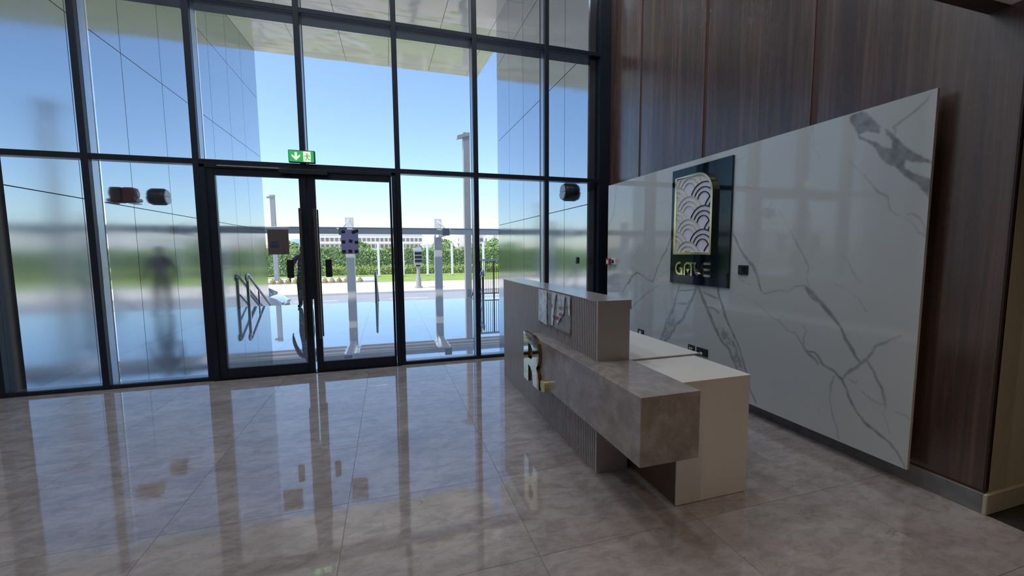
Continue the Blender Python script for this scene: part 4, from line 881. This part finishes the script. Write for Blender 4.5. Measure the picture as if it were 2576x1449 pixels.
# ------------------------------------------------------------------ car
def car():
    nose = ony(711, 755, 19.3)[0]; y0, y1 = 19.15, 20.85; yc = (y0+y1)/2; e = empty('parked_car', (nose-2.1, yc, ZS), 'white car with sloping bonnet at the foot of the steps', 'car')
    def prof(s): return s
    body = [(0.00, 0.34), (0.02, 0.55), (-0.04, 0.70), (-0.22, 0.86), (-0.55, 0.98), (-3.95, 1.00), (-4.20, 0.92), (-4.28, 0.60), (-4.25, 0.30), (-3.80, 0.22), (-0.30, 0.20)]
    secs = [(y0, 0.94), (y0+0.06, 0.985), (y0+0.22, 1.0), (yc, 1.005), (y1-0.22, 1.0), (y1-0.06, 0.985), (y1, 0.94)]
    mb = MB(); vs = []; n = len(body)
    for (y, s) in secs:
        for (x, z) in body: vs.append((nose-2.14+(x+2.14)*s, y, ZS+0.6+(z-0.6)*(s if z > 0.6 else 1)))
    fs = [(i*n+j, i*n+(j+1) % n, (i+1)*n+(j+1) % n, (i+1)*n+j) for i in range(len(secs)-1) for j in range(n)] + [tuple(range(n)), tuple((len(secs)-1)*n+j for j in range(n))]
    o = mb.add(vs, fs).build('body', 'car_paint', e, 0.04, seg=3); smooth_by_angle(o, 35)
    cab = [(-0.46, 0.97), (-1.30, 1.46), (-1.9, 1.53), (-3.3, 1.50), (-4.0, 1.00)]; mb = MB(); vs = []; m_ = len(cab)
    for y, ins in ((y0+0.06, 0.0), (y1-0.06, 0.0)):
        for x, z in cab:
            k = (z-0.97)/0.56*0.20; vs.append((nose+x, y+(k if y < yc else -k), ZS+z))
    o = mb.add(vs, [tuple(range(m_)), tuple(range(2*m_-1, m_-1, -1))]+[(i, i+m_, (i+1) % m_+m_, (i+1) % m_) for i in range(m_)]).build('cabin', 'car_glass', e, 0.02, seg=2)
    mb = MB(); mb.add([(nose-1.25, y0+0.25, ZS+1.475), (nose-1.25, y1-0.25, ZS+1.475), (nose-3.4, y1-0.25, ZS+1.50), (nose-3.4, y0+0.25, ZS+1.50), (nose-1.30, y0+0.26, ZS+1.53), (nose-1.30, y1-0.26, ZS+1.53), (nose-3.3, y1-0.26, ZS+1.56), (nose-3.3, y0+0.26, ZS+1.56)], [(0, 3, 2, 1), (4, 5, 6, 7), (0, 1, 5, 4), (1, 2, 6, 5), (2, 3, 7, 6), (3, 0, 4, 7)]).build('roof', 'car_paint', e, 0.02)
    for (x, z0_, z1_) in ((-0.49, 0.98, 1.47), (-2.1, 1.0, 1.5)):
        for yy, s in ((y0+0.055, 1), (y1-0.055, -1)):
            m2 = MB(); m2.bar((nose+x, yy, ZS+z0_), (nose+x-(0.82 if x > -1 else 0.05), yy+s*0.19, ZS+z1_), 0.06); m2.build('pillar', 'car_paint', e)
    for x in (-0.78, -3.45):
        for yy in (y0+0.03, y1-0.03):
            s = -1 if yy < yc else 1
            m2 = MB(); cyl(m2, (nose+x, yy-0.11*(-s)*-1 if False else yy-s*0.2, ZS+0.32), (nose+x, yy+s*0.015, ZS+0.32), 0.32, 26); w_ = m2.build('tyre', 'rubber', e); smooth_by_angle(w_)
            m2 = MB(); cyl(m2, (nose+x, yy+s*0.015, ZS+0.32), (nose+x, yy+s*0.03, ZS+0.32), 0.21, 20); m2.build('rim', 'rim', w_)
    for yy in (y0+0.18, y1-0.40):
        box('headlamp', (nose-0.16, yy, ZS+0.60), (nose+0.03, yy+0.22, ZS+0.72), 'diffuser_grey', e, 0.02)
    box('grille', (nose-0.02, yc-0.42, ZS+0.40), (nose+0.035, yc+0.42, ZS+0.58), 'plastic_black', e, 0.01); box('number_plate', (nose+0.02, yc-0.2, ZS+0.30), (nose+0.045, yc+0.2, ZS+0.39), 'plastic_white', e)
    for yy, s in ((y0-0.02, -1), (y1+0.02, 1)): box('mirror', (nose-0.92, yy, ZS+0.98), (nose-0.77, yy+s*0.16, ZS+1.12), 'car_paint', e, 0.03)
    for k in range(2): m2 = MB(); m2.bar((nose-0.50, yc-0.45+0.55*k, ZS+1.02), (nose-0.80, yc-0.02+0.55*k, ZS+1.20), 0.02); m2.build('wiper', 'plastic_black', e)
car()

# ------------------------------------------------------------------ person on the terrace
def person():
    px, py = -2.26, 13.20; e = empty('person', (px, py, 0), 'person in patterned purple shirt and dark camouflage trousers standing outside the door', 'person')
    J = {}; V = []; E = []; Rr = []
    def j(name, p, r, par=None):
        J[name] = len(V); V.append((px+p[0], py+p[1], p[2])); Rr.append(r)
        if par: E.append((J[par], J[name]))
    j('pelvis', (0, 0, 0.95), (0.155, 0.105)); j('waist', (0, 0, 1.08), (0.165, 0.12), 'pelvis'); j('chest', (0, 0.01, 1.28), (0.185, 0.125), 'waist'); j('upper', (0, 0.01, 1.42), (0.12, 0.085), 'chest')
    j('neck', (0, 0, 1.51), (0.066, 0.066), 'upper'); j('jaw', (0, -0.025, 1.56), (0.078, 0.086), 'neck'); j('head', (0, -0.012, 1.645), (0.098, 0.116), 'jaw'); j('crown', (0, 0.0, 1.72), (0.088, 0.102), 'head')
    for s, n in ((-1, 'l'), (1, 'r')):
        j(n+'sh', (s*0.185, 0.01, 1.405), (0.062, 0.062), 'upper'); j(n+'ua', (s*0.255, 0.02, 1.27), (0.064, 0.064), n+'sh'); j(n+'el', (s*0.315, 0.03, 1.13), (0.052, 0.052), n+'ua'); j(n+'fa', (s*0.335, -0.02, 1.02), (0.049, 0.049), n+'el'); j(n+'wr', (s*0.342, -0.07, 0.90), (0.035, 0.038), n+'fa'); j(n+'pa', (s*0.346, -0.088, 0.83), (0.026, 0.052), n+'wr')
        j(n+'hp', (s*0.095, 0, 0.90), (0.098, 0.100), 'pelvis'); j(n+'th', (s*0.115, -0.01, 0.70), (0.098, 0.102), n+'hp'); j(n+'kn', (s*0.125, -0.015, 0.50), (0.075, 0.078), n+'th'); j(n+'ca', (s*0.13, 0.01, 0.34), (0.072, 0.074), n+'kn'); j(n+'an', (s*0.135, 0.02, 0.09), (0.052, 0.056), n+'ca'); j(n+'he', (s*0.138, 0.0, 0.042), (0.046, 0.048), n+'an'); j(n+'to', (s*0.15, -0.19, 0.042), (0.052, 0.040), n+'he')
    for s, n in ((-1, 'l'), (1, 'r')):
        for k in range(4):
            yy = -0.128+0.026*k; ln = (0.062, 0.078, 0.083, 0.072)[3-k]
            j('%sf%d' % (n, k), (s*0.348, yy, 0.792), (0.012, 0.012), n+'pa'); j('%sg%d' % (n, k), (s*0.344, yy-0.004, 0.792-ln*0.55), (0.011, 0.011), '%sf%d' % (n, k)); j('%sh%d' % (n, k), (s*0.334, yy-0.008, 0.792-ln), (0.0095, 0.0095), '%sg%d' % (n, k))
        j(n+'t1', (s*0.339, -0.128, 0.850), (0.012, 0.012), n+'wr'); j(n+'t2', (s*0.332, -0.150, 0.805), (0.0095, 0.0095), n+'t1'); j(n+'t3', (s*0.326, -0.156, 0.775), (0.008, 0.008), n+'t2')
    me = bpy.data.meshes.new('skeleton'); me.from_pydata(V, E, []); ob = bpy.data.objects.new('skeleton', me); COL.objects.link(ob)
    sk = ob.modifiers.new('skin', 'SKIN'); sk.use_smooth_shade = True; sub = ob.modifiers.new('sub', 'SUBSURF'); sub.levels = 2; sub.render_levels = 2
    for k, r in enumerate(Rr): me.skin_vertices[0].data[k].radius = r; me.skin_vertices[0].data[k].use_root = (k == 0)
    dg = bpy.context.evaluated_depsgraph_get(); m2 = bpy.data.meshes.new_from_object(ob.evaluated_get(dg)); bpy.data.objects.remove(ob)
    m2.name = 'body'; m2.materials.clear()
    for k in ('skin', 'shirt_print', 'trouser_print', 'shoe', 'hair'): m2.materials.append(mat(k))
    for p in m2.polygons:
        c = p.center; x, y, z = c.x-px, c.y-py, c.z; p.use_smooth = True
        if z < 0.095 and abs(x) < 0.26: k = 3
        elif z < 0.99 and abs(x) < 0.255: k = 2
        elif z < 1.49 and (abs(x) < 0.24 or z > 1.20): k = 1
        elif z > 1.58 and (y > 0.01 or z > 1.685): k = 4
        else: k = 0
        p.material_index = k
    for v_ in m2.vertices: v_.co -= Vector((px, py, 0.9))
    o = bpy.data.objects.new('body', m2); o.location = (px, py, 0.9); link(o, e)
    for s in (-1, 1):
        mb = MB(); lathe(mb, (px+s*0.082, py+0.002, 1.645), [(0.012, -0.008), (0.026, 0.0), (0.012, 0.008)], 12, 'x'); mb.build('ear', 'skin', e, smooth=True)
        mb = MB(); lathe(mb, (px+s*0.031, py-0.112, 1.655), [(0.004, -0.004), (0.011, 0.0), (0.004, 0.008)], 12, 'y'); mb.build('eye', 'ink_dark', e, smooth=True)
    mb = MB(); mb.add([(px-0.014, py-0.105, 1.655), (px+0.014, py-0.105, 1.655), (px, py-0.142, 1.612), (px-0.018, py-0.102, 1.605), (px+0.018, py-0.102, 1.605)], [(0, 1, 2), (0, 2, 3), (1, 4, 2), (2, 4, 3), (0, 3, 4, 1)]); mb.build('nose', 'skin', e, smooth=True)
    box('mouth', (px-0.024, py-0.114, 1.574), (px+0.024, py-0.085, 1.582), 'lens_red', e, 0.002)
person()
